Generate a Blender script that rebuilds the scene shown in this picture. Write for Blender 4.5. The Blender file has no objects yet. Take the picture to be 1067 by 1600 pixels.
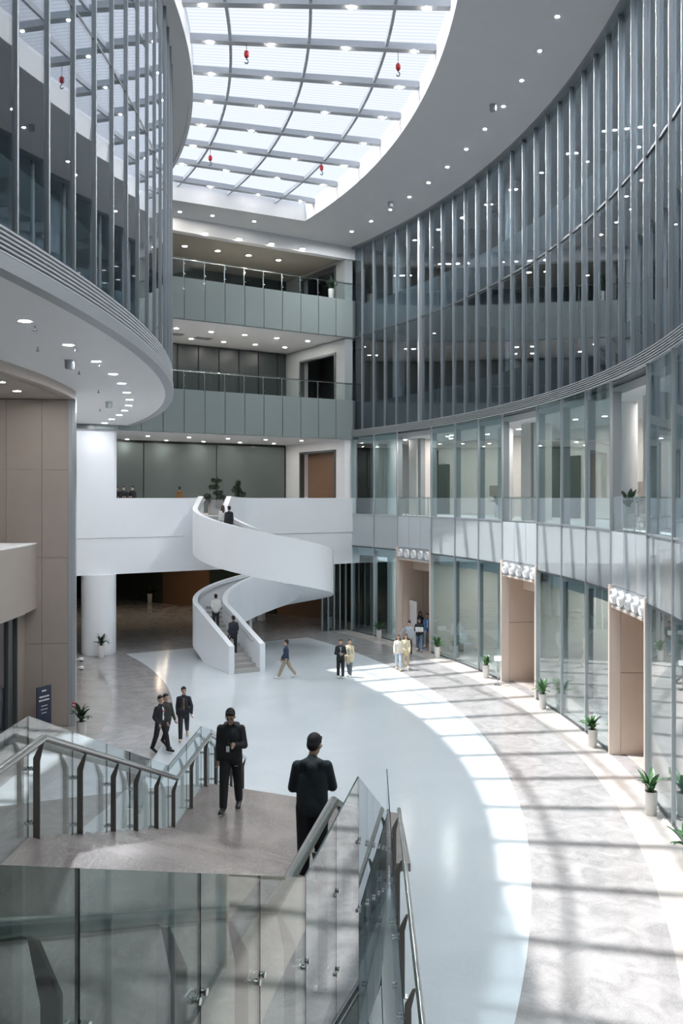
import bpy, bmesh, math, random
import numpy as np
from mathutils import Vector, Matrix
random.seed(7)
R_ = math.radians
sc = bpy.context.scene
col = sc.collection

# ------------------------------------------------------------------ camera
F_PX, HORIZON = 1430.0, 777.0
cam_d = bpy.data.cameras.new('camera'); cam = bpy.data.objects.new('camera', cam_d); col.objects.link(cam)
cam.location = (0, 0, 8.0); cam.rotation_euler = (R_(90), 0, 0)
cam_d.sensor_fit = 'VERTICAL'; cam_d.sensor_height = 36.0
cam_d.lens = F_PX / 1600 * 36.0
cam_d.shift_y = -(800 - HORIZON) / 1600
cam_d.clip_start = 0.05; cam_d.clip_end = 500
sc.camera = cam
# ------------------------------------------------------------------ sky, sun, exposure
w = bpy.data.worlds.new('sky'); sc.world = w; w.use_nodes = True
bg = w.node_tree.nodes['Background']; bg.inputs[0].default_value = (0.82, 0.88, 1.0, 1); bg.inputs[1].default_value = 0.66
sun_d = bpy.data.lights.new('sun', 'SUN'); sun = bpy.data.objects.new('sun', sun_d); col.objects.link(sun)
sun_d.energy = 6.9; sun_d.angle = R_(0.8); sun_d.color = (1.0, 0.96, 0.91)
sun.rotation_euler = Vector((8.6, -3.0, -23.3)).to_track_quat('-Z', 'Y').to_euler(); sun.location = (-25, 60, 60)
vs = sc.view_settings; vs.view_transform = 'Standard'; vs.look = 'None'; vs.gamma = 1.0; vs.use_curve_mapping = False
vs.exposure = 0.42
sc.cycles.max_bounces = 10; sc.cycles.diffuse_bounces = 5; sc.cycles.glossy_bounces = 4
sc.cycles.transparent_max_bounces = 40; sc.cycles.caustics_reflective = False; sc.cycles.caustics_refractive = False
sc.cycles.sample_clamp_indirect = 4.0

# ------------------------------------------------------------------ materials
M = {}
def nodes_of(name):
    m = bpy.data.materials.new(name); m.use_nodes = True; nt = m.node_tree
    M[name] = m
    return m, nt, nt.nodes, nt.links
def mat(name, c, rough=0.5, metal=0.0, var=0.0, scale=6.0, bump=0.0, emit=0.0, spec=0.5, coat=0.0):
    m, nt, N, L = nodes_of(name); b = N['Principled BSDF']
    b.inputs['Roughness'].default_value = rough; b.inputs['Metallic'].default_value = metal
    b.inputs['Specular IOR Level'].default_value = spec; b.inputs['Coat Weight'].default_value = coat
    b.inputs['Coat Roughness'].default_value = 0.05
    b.inputs['Base Color'].default_value = (*c, 1)
    if emit:
        b.inputs['Emission Color'].default_value = (*c, 1); b.inputs['Emission Strength'].default_value = emit
    if var or bump:
        tc = N.new('ShaderNodeTexCoord'); no = N.new('ShaderNodeTexNoise'); no.inputs['Scale'].default_value = scale
        no.inputs['Detail'].default_value = 5
        L.new(tc.outputs['Object'], no.inputs['Vector'])
        if var:
            r = N.new('ShaderNodeMix'); r.data_type = 'RGBA'
            r.inputs[6].default_value = (*[x * (1 - var) for x in c], 1); r.inputs[7].default_value = (*[min(1, x * (1 + var)) for x in c], 1)
            L.new(no.outputs['Fac'], r.inputs[0]); L.new(r.outputs[2], b.inputs['Base Color'])
        if bump:
            bp = N.new('ShaderNodeBump'); bp.inputs['Strength'].default_value = bump; bp.inputs['Distance'].default_value = 0.01
            L.new(no.outputs['Fac'], bp.inputs['Height']); L.new(bp.outputs[0], b.inputs['Normal'])
    return m
def stone(name, c1, c2, c3, scale=0.7, rough=0.14, vein=0.5, spec=0.5, stretch=1.0):
    m, nt, N, L = nodes_of(name); b = N['Principled BSDF']
    b.inputs['Roughness'].default_value = rough; b.inputs['Specular IOR Level'].default_value = spec
    tc = N.new('ShaderNodeTexCoord'); mp = N.new('ShaderNodeMapping'); L.new(tc.outputs['Object'], mp.inputs[0])
    mp.inputs['Scale'].default_value = (1, stretch, 1)
    n1 = N.new('ShaderNodeTexNoise'); n1.inputs['Scale'].default_value = scale; n1.inputs['Detail'].default_value = 8; n1.inputs['Distortion'].default_value = 1.2
    n2 = N.new('ShaderNodeTexNoise'); n2.inputs['Scale'].default_value = scale * 5; n2.inputs['Detail'].default_value = 10; n2.inputs['Distortion'].default_value = 2.5
    L.new(mp.outputs[0], n1.inputs['Vector']); L.new(mp.outputs[0], n2.inputs['Vector'])
    r1 = N.new('ShaderNodeValToRGB'); r1.color_ramp.elements[0].position = 0.34; r1.color_ramp.elements[1].position = 0.68
    r1.color_ramp.elements[0].color = (*c1, 1); r1.color_ramp.elements[1].color = (*c2, 1)
    L.new(n1.outputs['Fac'], r1.inputs[0])
    r2 = N.new('ShaderNodeValToRGB'); e = r2.color_ramp.elements
    e[0].position = 0.46; e[0].color = (0, 0, 0, 1); e[1].position = 0.54; e[1].color = (0, 0, 0, 1)
    x = e.new(0.5); x.color = (vein, vein, vein, 1)
    L.new(n2.outputs['Fac'], r2.inputs[0])
    mx = N.new('ShaderNodeMix'); mx.data_type = 'RGBA'; mx.inputs[7].default_value = (*c3, 1)
    L.new(r2.outputs[0], mx.inputs[0]); L.new(r1.outputs[0], mx.inputs[6]); L.new(mx.outputs[2], b.inputs['Base Color'])
    return m
def glass(name, tint, f0=0.04, power=4.0, frost=None, frost_fac=0.0, rough=0.0):
    m, nt, N, L = nodes_of(name); N.remove(N['Principled BSDF']); out = N['Material Output']
    lw = N.new('ShaderNodeLayerWeight'); lw.inputs['Blend'].default_value = 0.5
    pw = N.new('ShaderNodeMath'); pw.operation = 'POWER'; pw.inputs[1].default_value = power
    ma = N.new('ShaderNodeMath'); ma.operation = 'MULTIPLY_ADD'; ma.inputs[1].default_value = 1 - f0; ma.inputs[2].default_value = f0
    L.new(lw.outputs['Facing'], pw.inputs[0]); L.new(pw.outputs[0], ma.inputs[0])
    tr = N.new('ShaderNodeBsdfTransparent'); tr.inputs[0].default_value = (*tint, 1)
    gl = N.new('ShaderNodeBsdfGlossy'); gl.inputs['Roughness'].default_value = rough; gl.inputs['Color'].default_value = (0.95, 0.97, 1, 1)
    base = tr.outputs[0]
    if frost:
        df = N.new('ShaderNodeBsdfDiffuse'); df.inputs[0].default_value = (*frost, 1)
        mf = N.new('ShaderNodeMixShader'); mf.inputs[0].default_value = frost_fac
        L.new(tr.outputs[0], mf.inputs[1]); L.new(df.outputs[0], mf.inputs[2]); base = mf.outputs[0]
    mx = N.new('ShaderNodeMixShader'); L.new(ma.outputs[0], mx.inputs[0]); L.new(base, mx.inputs[1]); L.new(gl.outputs[0], mx.inputs[2])
    L.new(mx.outputs[0], out.inputs[0])
    return m
def skylight_mat(name):
    m, nt, N, L = nodes_of(name); N.remove(N['Principled BSDF']); out = N['Material Output']
    tc = N.new('ShaderNodeTexCoord'); wv = N.new('ShaderNodeTexWave'); wv.bands_direction = 'Y'; wv.inputs['Scale'].default_value = 1.45
    wv.inputs['Distortion'].default_value = 0.0
    L.new(tc.outputs['Object'], wv.inputs['Vector'])
    mr = N.new('ShaderNodeMapRange'); mr.inputs['To Min'].default_value = 0.08; mr.inputs['To Max'].default_value = 0.22
    L.new(wv.outputs['Fac'], mr.inputs['Value'])
    tr = N.new('ShaderNodeBsdfTransparent'); tr.inputs[0].default_value = (0.93, 0.96, 1, 1)
    tl = N.new('ShaderNodeBsdfTranslucent'); tl.inputs[0].default_value = (0.62, 0.66, 0.72, 1)
    mx = N.new('ShaderNodeMixShader'); L.new(mr.outputs[0], mx.inputs[0]); L.new(tr.outputs[0], mx.inputs[1]); L.new(tl.outputs[0], mx.inputs[2])
    L.new(mx.outputs[0], out.inputs[0])
    return m
mat('beam_white', (0.55, 0.58, 0.62), 0.5)
mat('white_paint', (0.89, 0.90, 0.92), 0.5, var=0.02, scale=1.5)
mat('white_gloss', (0.82, 0.85, 0.89), 0.3, var=0.015, scale=1.2)
mat('white_ceramic', (0.82, 0.83, 0.84), 0.25)
mat('shop_blue', (0.66, 0.74, 0.76), 0.6, var=0.03)
mat('warm_white', (0.82, 0.79, 0.75), 0.6, var=0.02)
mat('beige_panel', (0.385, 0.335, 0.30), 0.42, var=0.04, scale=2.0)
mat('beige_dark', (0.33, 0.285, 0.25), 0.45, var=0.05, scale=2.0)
mat('portal_beige', (0.60, 0.48, 0.395), 0.4, var=0.04, scale=2.0)
mat('portal_light', (0.72, 0.63, 0.56), 0.4, var=0.03, scale=2.0)
mat('steel_fin', (0.30, 0.335, 0.36), 0.38, 0.55)
mat('steel_dark', (0.10, 0.115, 0.125), 0.4, 0.5)
mat('steel_light', (0.55, 0.58, 0.61), 0.3, 0.7)
mat('stainless', (0.60, 0.61, 0.60), 0.24, 1.0, var=0.04, scale=30)
mat('stainless_brushed', (0.17, 0.16, 0.145), 0.36, 0.8, var=0.08, scale=20)
mat('lip_metal', (0.42, 0.45, 0.48), 0.45, 0.4)
mat('louvre_grey', (0.52, 0.55, 0.58), 0.5)
mat('slab_band', (0.10, 0.115, 0.12), 0.35, var=0.05, scale=1.0)
mat('slab_band_upper', (0.26, 0.295, 0.31), 0.4, var=0.05, scale=1.0)
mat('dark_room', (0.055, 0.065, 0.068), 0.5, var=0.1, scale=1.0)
mat('dark_glass_wall', (0.03, 0.04, 0.042), 0.3, var=0.1)
mat('grey_glass_wall', (0.125, 0.15, 0.148), 0.16, var=0.04, scale=1.0)
mat('brown_panel', (0.20, 0.12, 0.075), 0.35, var=0.1, scale=2.0)
mat('green_panel', (0.045, 0.06, 0.05), 0.15, var=0.1)
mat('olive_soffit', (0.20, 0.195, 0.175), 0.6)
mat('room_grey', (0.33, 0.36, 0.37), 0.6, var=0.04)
mat('black', (0.012, 0.013, 0.015), 0.5)
mat('lamp', (1.0, 0.95, 0.88), 0.4, emit=200.0)
mat('lamp_shop_fill', (0.94, 0.98, 1.0), 0.4, emit=1100.0)  # for the lamps added to brighten the shops
mat('lamp_lobby', (1.0, 0.80, 0.58), 0.4, emit=210.0)
mat('lamp_ring', (0.94, 0.97, 1.0), 0.4, emit=5600.0)
mat('lamp_soffit', (0.96, 0.97, 1.0), 0.4, emit=270.0)
mat('lamp_room', (1.0, 0.96, 0.90), 0.4, emit=230.0)
mat('pot_white', (0.80, 0.79, 0.77), 0.35)
mat('soil', (0.14, 0.07, 0.035), 0.9, bump=0.5, scale=40)
mat('red_plastic', (0.55, 0.02, 0.03), 0.4)
stone('marble_grey', (0.265, 0.258, 0.262), (0.385, 0.372, 0.374), (0.50, 0.485, 0.48), 1.7, 0.13, 0.45)
stone('marble_beige', (0.47, 0.43, 0.405), (0.55, 0.51, 0.485), (0.62, 0.58, 0.555), 1.5, 0.14, 0.25)
stone('marble_warm', (0.26, 0.24, 0.225), (0.34, 0.315, 0.295), (0.40, 0.375, 0.35), 1.3, 0.14, 0.3)
stone('marble_stair', (0.185, 0.16, 0.153), (0.29, 0.258, 0.25), (0.38, 0.345, 0.33), 1.1, 0.24, 0.35, stretch=0.4)
stone('floor_white', (0.60, 0.655, 0.695), (0.655, 0.71, 0.75), (0.69, 0.74, 0.775), 0.25, 0.16, 0.25)
glass('glass_upper', (0.70, 0.755, 0.785), 0.045, 3.2)
glass('glass_lower', (0.87, 0.95, 0.955), 0.04, 3.0)
glass('glass_drum', (0.66, 0.715, 0.735), 0.075, 2.6)
glass('glass_rail', (0.90, 0.945, 0.935), 0.03, 3.6)
glass('glass_gallery', (0.93, 0.96, 0.955), 0.02, 4.0)
glass('glass_frost', (0.85, 0.9, 0.92), 0.03, 3.5, frost=(0.84, 0.89, 0.92), frost_fac=0.6)
glass('glass_spandrel', (0.75, 0.8, 0.82), 0.035, 3.2, frost=(0.60, 0.66, 0.68), frost_fac=0.75)
glass('glass_band', (0.85, 0.9, 0.9), 0.03, 3.2, frost=(0.34, 0.39, 0.39), frost_fac=0.7)
glass('glass_edge', (0.10, 0.16, 0.16), 0.05, 4.0, frost=(0.03, 0.05, 0.05), frost_fac=0.7)
glass('glass_rail_near', (0.57, 0.63, 0.61), 0.015, 5.0)
skylight_mat('skylight_pane')

# ------------------------------------------------------------------ mesh helpers
CX, CY = -41.67, 28.05            # centre of the round hall
def P(r, th, z=0.0, c=(CX, CY)):
    return Vector((c[0] + r * math.cos(R_(th)), c[1] + r * math.sin(R_(th)), z))
class MB:
    def __init__(s): s.v = []; s.f = []; s.mi = []; s.cur = 0
    def add(s, vs_, fs):
        o = len(s.v); s.v += [tuple(p) for p in vs_]
        for f in fs: s.f.append([i + o for i in f]); s.mi.append(s.cur)
        return s
    def hexa(s, b, t):
        return s.add(list(b) + list(t), [(3, 2, 1, 0), (4, 5, 6, 7), (0, 1, 5, 4), (1, 2, 6, 5), (2, 3, 7, 6), (3, 0, 4, 7)])
    def box(s, x0, x1, y0, y1, z0, z1):
        return s.hexa([(x0, y0, z0), (x1, y0, z0), (x1, y1, z0), (x0, y1, z0)], [(x0, y0, z1), (x1, y0, z1), (x1, y1, z1), (x0, y1, z1)])
    def prism(s, poly, z0, z1):
        n = len(poly)
        return s.add([(p[0], p[1], z0) for p in poly] + [(p[0], p[1], z1) for p in poly],
                     [tuple(range(n))[::-1], tuple(range(n, 2 * n))] + [(i, (i + 1) % n, n + (i + 1) % n, n + i) for i in range(n)])
    def polar(s, r0, r1, t0, t1, z0, z1, n=None, c=(CX, CY)):
        n = n or max(1, int(abs(t1 - t0) / 1.0))
        vs_, fs = [], []
        for i in range(n + 1):
            t = t0 + (t1 - t0) * i / n
            for (r, z) in ((r0, z0), (r1, z0), (r1, z1), (r0, z1)): vs_.append(P(r, t, z, c))
        for i in range(n):
            a = 4 * i; b = a + 4
            for k in range(4): fs.append((a + k, a + (k + 1) % 4, b + (k + 1) % 4, b + k))
        fs += [(3, 2, 1, 0), (4 * n, 4 * n + 1, 4 * n + 2, 4 * n + 3)]
        return s.add(vs_, fs)
    def wallpath(s, pts, z0, z1, th, side=0.0):
        """solid wall along a plan path; z0/z1 per point; th thickness; side shifts it sideways"""
        n = len(pts); vs_, fs = [], []
        z0 = [z0] * n if not hasattr(z0, '__len__') else z0; z1 = [z1] * n if not hasattr(z1, '__len__') else z1
        for i in range(n):
            a = Vector(pts[max(0, i - 1)][:2]); b = Vector(pts[min(n - 1, i + 1)][:2]); t = (b - a).normalized(); nn = Vector((-t.y, t.x))
            p = Vector(pts[i][:2])
            l = p + nn * (th / 2 + side); r = p - nn * (th / 2 - side)
            vs_ += [(l.x, l.y, z0[i]), (r.x, r.y, z0[i]), (r.x, r.y, z1[i]), (l.x, l.y, z1[i])]
        for i in range(n - 1):
            a = 4 * i; b = a + 4
            for k in range(4): fs.append((a + k, b + k, b + (k + 1) % 4, a + (k + 1) % 4))
        fs += [(0, 1, 2, 3), (4 * n - 1, 4 * n - 2, 4 * n - 3, 4 * n - 4)]
        return s.add(vs_, fs)
    def tube(s, path, rad, n=10, cap=True):
        path = [Vector(p) for p in path]; rads = rad if hasattr(rad, '__len__') else [rad] * len(path)
        vs_, fs = [], []; up = None
        for i, p in enumerate(path):
            t = (path[min(i + 1, len(path) - 1)] - path[max(i - 1, 0)]).normalized()
            if up is None:
                up = Vector((0, 0, 1)) if abs(t.z) < 0.9 else Vector((1, 0, 0))
            a = t.cross(up)
            if a.length < 1e-5: a = t.cross(Vector((1, 0.2, 0)))
            a.normalize(); b = a.cross(t).normalized(); up = b
            for k in range(n):
                q = 2 * math.pi * k / n; vs_.append(p + (a * math.cos(q) + b * math.sin(q)) * rads[i])
        for i in range(len(path) - 1):
            for k in range(n):
                fs.append((i * n + k, i * n + (k + 1) % n, (i + 1) * n + (k + 1) % n, (i + 1) * n + k))
        if cap: fs += [tuple(range(n))[::-1], tuple(range((len(path) - 1) * n, len(path) * n))]
        return s.add(vs_, fs)
    def lathe(s, prof, n=24, c=(0, 0, 0), axis=None):
        vs_, fs = [], []; m = len(prof)
        for (r, z) in prof:
            for k in range(n):
                q = 2 * math.pi * k / n; p = Vector((r * math.cos(q), r * math.sin(q), z))
                if axis is not None: p = axis @ p
                vs_.append(p + Vector(c))
        for i in range(m - 1):
            for k in range(n): fs.append((i * n + k, i * n + (k + 1) % n, (i + 1) * n + (k + 1) % n, (i + 1) * n + k))
        if prof[0][0] > 1e-6: fs.append(tuple(range(n))[::-1])
        if prof[-1][0] > 1e-6: fs.append(tuple(range((m - 1) * n, m * n)))
        return s.add(vs_, fs)
    def mesh(s, name, mats, smooth=False, off=(0, 0, 0)):
        me = bpy.data.meshes.new(name)
        o = Vector(off)
        me.from_pydata([tuple(Vector(p) - o) for p in s.v], [], s.f)
        for m in (mats if isinstance(mats, (list, tuple)) else [mats]): me.materials.append(M[m] if isinstance(m, str) else m)
        me.polygons.foreach_set('material_index', s.mi)
        bm = bmesh.new(); bm.from_mesh(me); bmesh.ops.remove_doubles(bm, verts=bm.verts, dist=1e-5)
        bmesh.ops.recalc_face_normals(bm, faces=bm.faces); bm.to_mesh(me); bm.free()
        if smooth is True: me.polygons.foreach_set('use_smooth', [True] * len(me.polygons))
        elif smooth: me.set_sharp_from_angle(angle=R_(smooth)); me.polygons.foreach_set('use_smooth', [True] * len(me.polygons)); me.set_sharp_from_angle(angle=R_(smooth))
        return me
    def build(s, name, mats, parent=None, smooth=False, origin=None, **kw):
        """world-space coordinates in, one object out (parent must be unrotated)"""
        po = Vector(parent.location) if parent else Vector((0, 0, 0))
        q = parent.parent if parent else None
        while q: po += Vector(q.location); q = q.parent
        og = Vector(origin) if origin is not None else po
        me = s.mesh(name, mats, smooth, og)
        o = bpy.data.objects.new(name, me); col.objects.link(o); o.parent = parent; o.location = og - po
        for k, val in kw.items(): o[k] = val
        return o
def empty(name, loc=(0, 0, 0), rz=0.0, parent=None, **kw):
    o = bpy.data.objects.new(name, None); col.objects.link(o); o.location = loc; o.rotation_euler = (0, 0, rz); o.parent = parent
    o.empty_display_size = 0.1
    for k, val in kw.items(): o[k] = val
    return o
def inst(name, me, parent=None, loc=(0, 0, 0), rz=0.0, **kw):
    o = bpy.data.objects.new(name, me); col.objects.link(o); o.parent = parent; o.location = loc; o.rotation_euler = (0, 0, rz)
    for k, val in kw.items(): o[k] = val
    return o
def copy_tree(o, parent=None):
    c = o.copy(); col.objects.link(c); c.parent = parent
    for ch in list(o.children): copy_tree(ch, c)
    return c
def px(x, y, z=0.0):
    """the point at height z seen at photo pixel (x, y)"""
    d = F_PX * (8.0 - z) / (y - HORIZON); return Vector(((x - 533.5) * d / F_PX, d, z))
def pxd(x, y, d):
    return Vector(((x - 533.5) * d / F_PX, d, 8.0 - (y - HORIZON) * d / F_PX))
ST = dict(kind='structure')
CEIL = 23.0
TH0, TH1 = -33.5, 32.4

# ================================================================== SETTING
# ---- floor
fl = MB().box(-62, 28, -14, 100, -0.3, 0.0).build('floor', 'marble_grey', label='polished grey stone floor of the round atrium', category='floor', **ST)
MB().polar(35.9, 46.5, TH0, 31.3, 0.0, 0.006, 130).build('pale_inlay', 'floor_white', fl, label='glossy white curved floor inlay')
MB().polar(49.0, 50.05, TH0, 32.4, 0.0, 0.005, 130).build('beige_border', 'marble_beige', fl)
MB().polar(29.0, 33.6, TH0, 32.4, 0.0, 0.005, 130).build('warm_border', 'marble_warm', fl)
# ---- ceiling around the skylight
SK_R = [36.5, 38.0, 40.7, 43.4, 45.3]; SK_N = 17; SK_STEP = 3.62; SK_T1 = 28.7; SK_T0 = SK_T1 - SK_N * SK_STEP
c = MB()
c.polar(45.3, 75, -62, 82, CEIL, CEIL + 0.7, 144); c.polar(8, 36.5, -62, 82, CEIL, CEIL + 0.7, 144)
c.polar(36.5, 45.3, SK_T1, 82, CEIL, CEIL + 0.7, 54); c.polar(36.5, 45.3, -62, SK_T0, CEIL, CEIL + 0.7, 34)
c.build('ceiling', 'white_paint', label='white plaster ceiling ring around the curved skylight', category='ceiling', **ST)
# ---- skylight
sk = empty('window_1', (CX, CY, CEIL), label='large curved skylight with white beams and ribbed translucent panes', category='skylight', **ST)
fr = MB()
fr.polar(45.16, 45.3, SK_T0, SK_T1, CEIL - 0.03, CEIL + 0.95, 64)
fr.build('edge_frame', 'white_paint', sk)
MB().polar(36.5, 36.64, SK_T0, SK_T1, CEIL - 0.03, CEIL + 0.95, 64).build('edge_frame', 'white_paint', sk)
for t in (SK_T0 + 0.1, SK_T1 - 0.1): MB().polar(36.6, 45.2, t - 0.1, t + 0.1, CEIL - 0.03, CEIL + 0.95, 1).build('end_frame', 'white_paint', sk)
beam = MB().box(36.6, 45.2, -0.145, 0.145, 0.62, 0.85).mesh('beam', 'beam_white')
slamp = MB().lathe([(0.04, 0.58), (0.04, 0.62)], 10).mesh('beam_lamp', 'lamp')
BEAM_T = [27.15 - 3.66 * k for k in range(17) if 27.15 - 3.66 * k > SK_T0 + 0.6]
for t in BEAM_T:
    b = inst('beam', beam, sk, (0, 0, 0), R_(t))
    for r in (37.3, 39.4, 42.0, 44.4): inst('beam_lamp', slamp, b, (r, 0, 0))
for r in SK_R[1:-1]:
    MB().polar(r - 0.05, r + 0.05, SK_T0, SK_T1, CEIL + 0.66, CEIL + 0.86, 64).build('rafter', 'beam_white', sk)
for i in range(len(SK_R) - 1):
    r0, r1 = SK_R[i], SK_R[i + 1]; bnd = [SK_T1] + BEAM_T + [SK_T0]; made = {}
    for ta, tb in zip(bnd, bnd[1:]):
        key = round(ta - tb, 2); h = R_((ta - tb) / 2)
        if key not in made: made[key] = MB().add([(r0 * math.cos(h), -r0 * math.sin(h), 0.88), (r1 * math.cos(h), -r1 * math.sin(h), 0.88), (r1 * math.cos(h), r1 * math.sin(h), 0.88), (r0 * math.cos(h), r0 * math.sin(h), 0.88)], [(0, 1, 2, 3)]).mesh('skylight_pane', 'skylight_pane')
        inst('glass_pane', made[key], sk, (0, 0, 0), R_((ta + tb) / 2))

# ---- right-hand curtain wall, upper part
RU = 50.32; UZ0, UZ1, UZM = 12.05, CEIL - 0.02, 17.6
wr = empty('wall_right', (CX, CY, 0), label='tall curved curtain wall of dark glass and steel fins', category='glass wall', **ST)
STEP_U = 1.418; T_U = 32.83
NB = 43
fin = MB().box(RU - 0.11, RU + 0.04, -0.03, 0.03, UZ0 - 0.05, UZ1).mesh('mullion', 'steel_fin')
h = R_(STEP_U / 2); xa = RU * math.cos(h); yw = RU * math.sin(h) - 0.03
pane_a = MB().box(xa - 0.012, xa + 0.012, -yw, yw, UZ0, UZM - 0.04).mesh('glass_pane', 'glass_upper')
pane_b = MB().box(xa - 0.012, xa + 0.012, -yw, yw, UZM + 0.04, UZ1).mesh('glass_pane', 'glass_upper')
tra = MB().box(xa - 0.05, xa + 0.05, -yw, yw, UZM - 0.04, UZM + 0.04).mesh('transom', 'steel_dark')
for k in range(NB + 1):
    t = T_U - k * STEP_U
    inst('mullion', fin, wr, rz=R_(t))
    if k < NB:
        for nm, me in (('glass_pane', pane_a), ('glass_pane', pane_b), ('transom', tra)): inst(nm, me, wr, rz=R_(t - STEP_U / 2))
MB().polar(RU - 0.26, RU + 0.02, T_U - NB * STEP_U, T_U, UZ1 - 0.1, CEIL + 0.01, 66).build('head_trim', 'steel_fin', wr)
MB().box(-0.17, 0.10, -0.10, 0.10, UZ0 - 0.05, UZ1).build('thick_mullion', 'steel_light', None).parent = wr
tm = [o for o in wr.children if o.name.startswith('thick')][0]; tm.location = (RU * math.cos(R_(24.17)), RU * math.sin(R_(24.17)), 0); tm.rotation_euler = (0, 0, R_(24.17))
# louvre under it
for k in range(6):
    z = 11.63 + k * 0.072
    MB().polar(RU - 0.30 + 0.03 * k * 0, RU - 0.10, T_U - NB * STEP_U, T_U + 0.3, z, z + 0.028, 66).build('louvre_slat', 'louvre_grey', wr)
MB().polar(RU - 0.16, RU + 0.3, T_U - NB * STEP_U, T_U + 0.3, 11.60, UZ0 - 0.04, 66).build('louvre_back', 'steel_dark', wr)
# rooms behind the upper glass
for z0, z1 in ((11.6, 13.75), (17.62, 19.75)):
    MB().polar(RU + 0.75, RU + 1.0, -28.2, 32.6, z0, z1, 66).build('slab_edge', 'slab_band_upper', wr)
    MB().polar(RU + 0.3, 58, -28.2, 33.5, z0, z0 + 0.3, 66).build('room_floor', 'room_grey', wr)
MB().polar(57, 57.4, -28.2, 33.5, 11.6, CEIL, 66).build('room_back_wall', 'room_grey', wr)
for t in (-13.6, -0.6, 12.4, 25.4):
    for z0, z1 in ((13.75, 17.6), (19.75, 23.0)):
        MB().polar(54.0, 57.0, t - 0.2, t + 0.2, z0 - 1.8, z1, 1).build('partition', 'room_grey', wr)
for t in (-9, 4.1, 17.1, 30.1):
    MB().lathe([(0.38, 11.9), (0.38, 22.9)], 20, P(52.1, t)).build('round_column', 'white_paint', wr, smooth=40)

# ---- right-hand wall, ground and second floor
RL = 50.09
wl = empty('wall_right_lower', (CX, CY, 0), label='curved shopfront glazing under the louvre band', category='glass wall', **ST)
Z_G, Z_S, Z_F2 = 5.1, 7.0, 11.62
LOW = [32.4, 29.6, 26.67]
portals = []
t = 26.67
seq = []                           # (theta_a, theta_b, kind)
seq += [(35.3, 32.4, 'bay'), (32.4, 29.6, 'bay'), (29.6, 26.67, 'bay')]
while t > -34:
    seq.append((t, t - 4.27, 'portal')); t -= 4.27
    for k in range(3):
        seq.append((t, t - 2.93, 'bay')); t -= 2.93
seq = [s for s in seq if s[0] <= 32.5 and s[1] > -29.5]
def chord_box(mb, r, ta, tb, z0, z1, th=0.02, gap=0.035):
    a = P(r, ta); b = P(r, tb); u = (b - a).normalized(); n = Vector((-u.y, u.x, 0)) * th / 2
    a = a + u * gap; b = b - u * gap
    q = [a + n, b + n, b - n, a - n]
    return mb.hexa([(p.x, p.y, z0) for p in q], [(p.x, p.y, z1) for p in q])
mul = MB().box(RL - 0.06, RL + 0.03, -0.028, 0.028, 0, Z_F2).mesh('mullion', 'steel_light')
edges_t = sorted({round(s[0], 2) for s in seq} | {round(s[1], 2) for s in seq})
infin = MB().box(RL + 0.03, RL + 0.30, -0.02, 0.02, 7.0, 11.3).mesh('inner_fin', 'steel_fin')
infin2 = MB().box(RL + 0.03, RL + 0.22, -0.02, 0.02, 0.0, 4.9).mesh('inner_fin', 'steel_fin')
for t in edges_t:
    inst('mullion', mul, wl, rz=R_(t)); inst('inner_fin', infin, wl, rz=R_(t))
    if not any(abs(t - q) < 0.02 for s in seq if s[2] == 'portal' for q in s[:2]): inst('inner_fin', infin2, wl, rz=R_(t))
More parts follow.
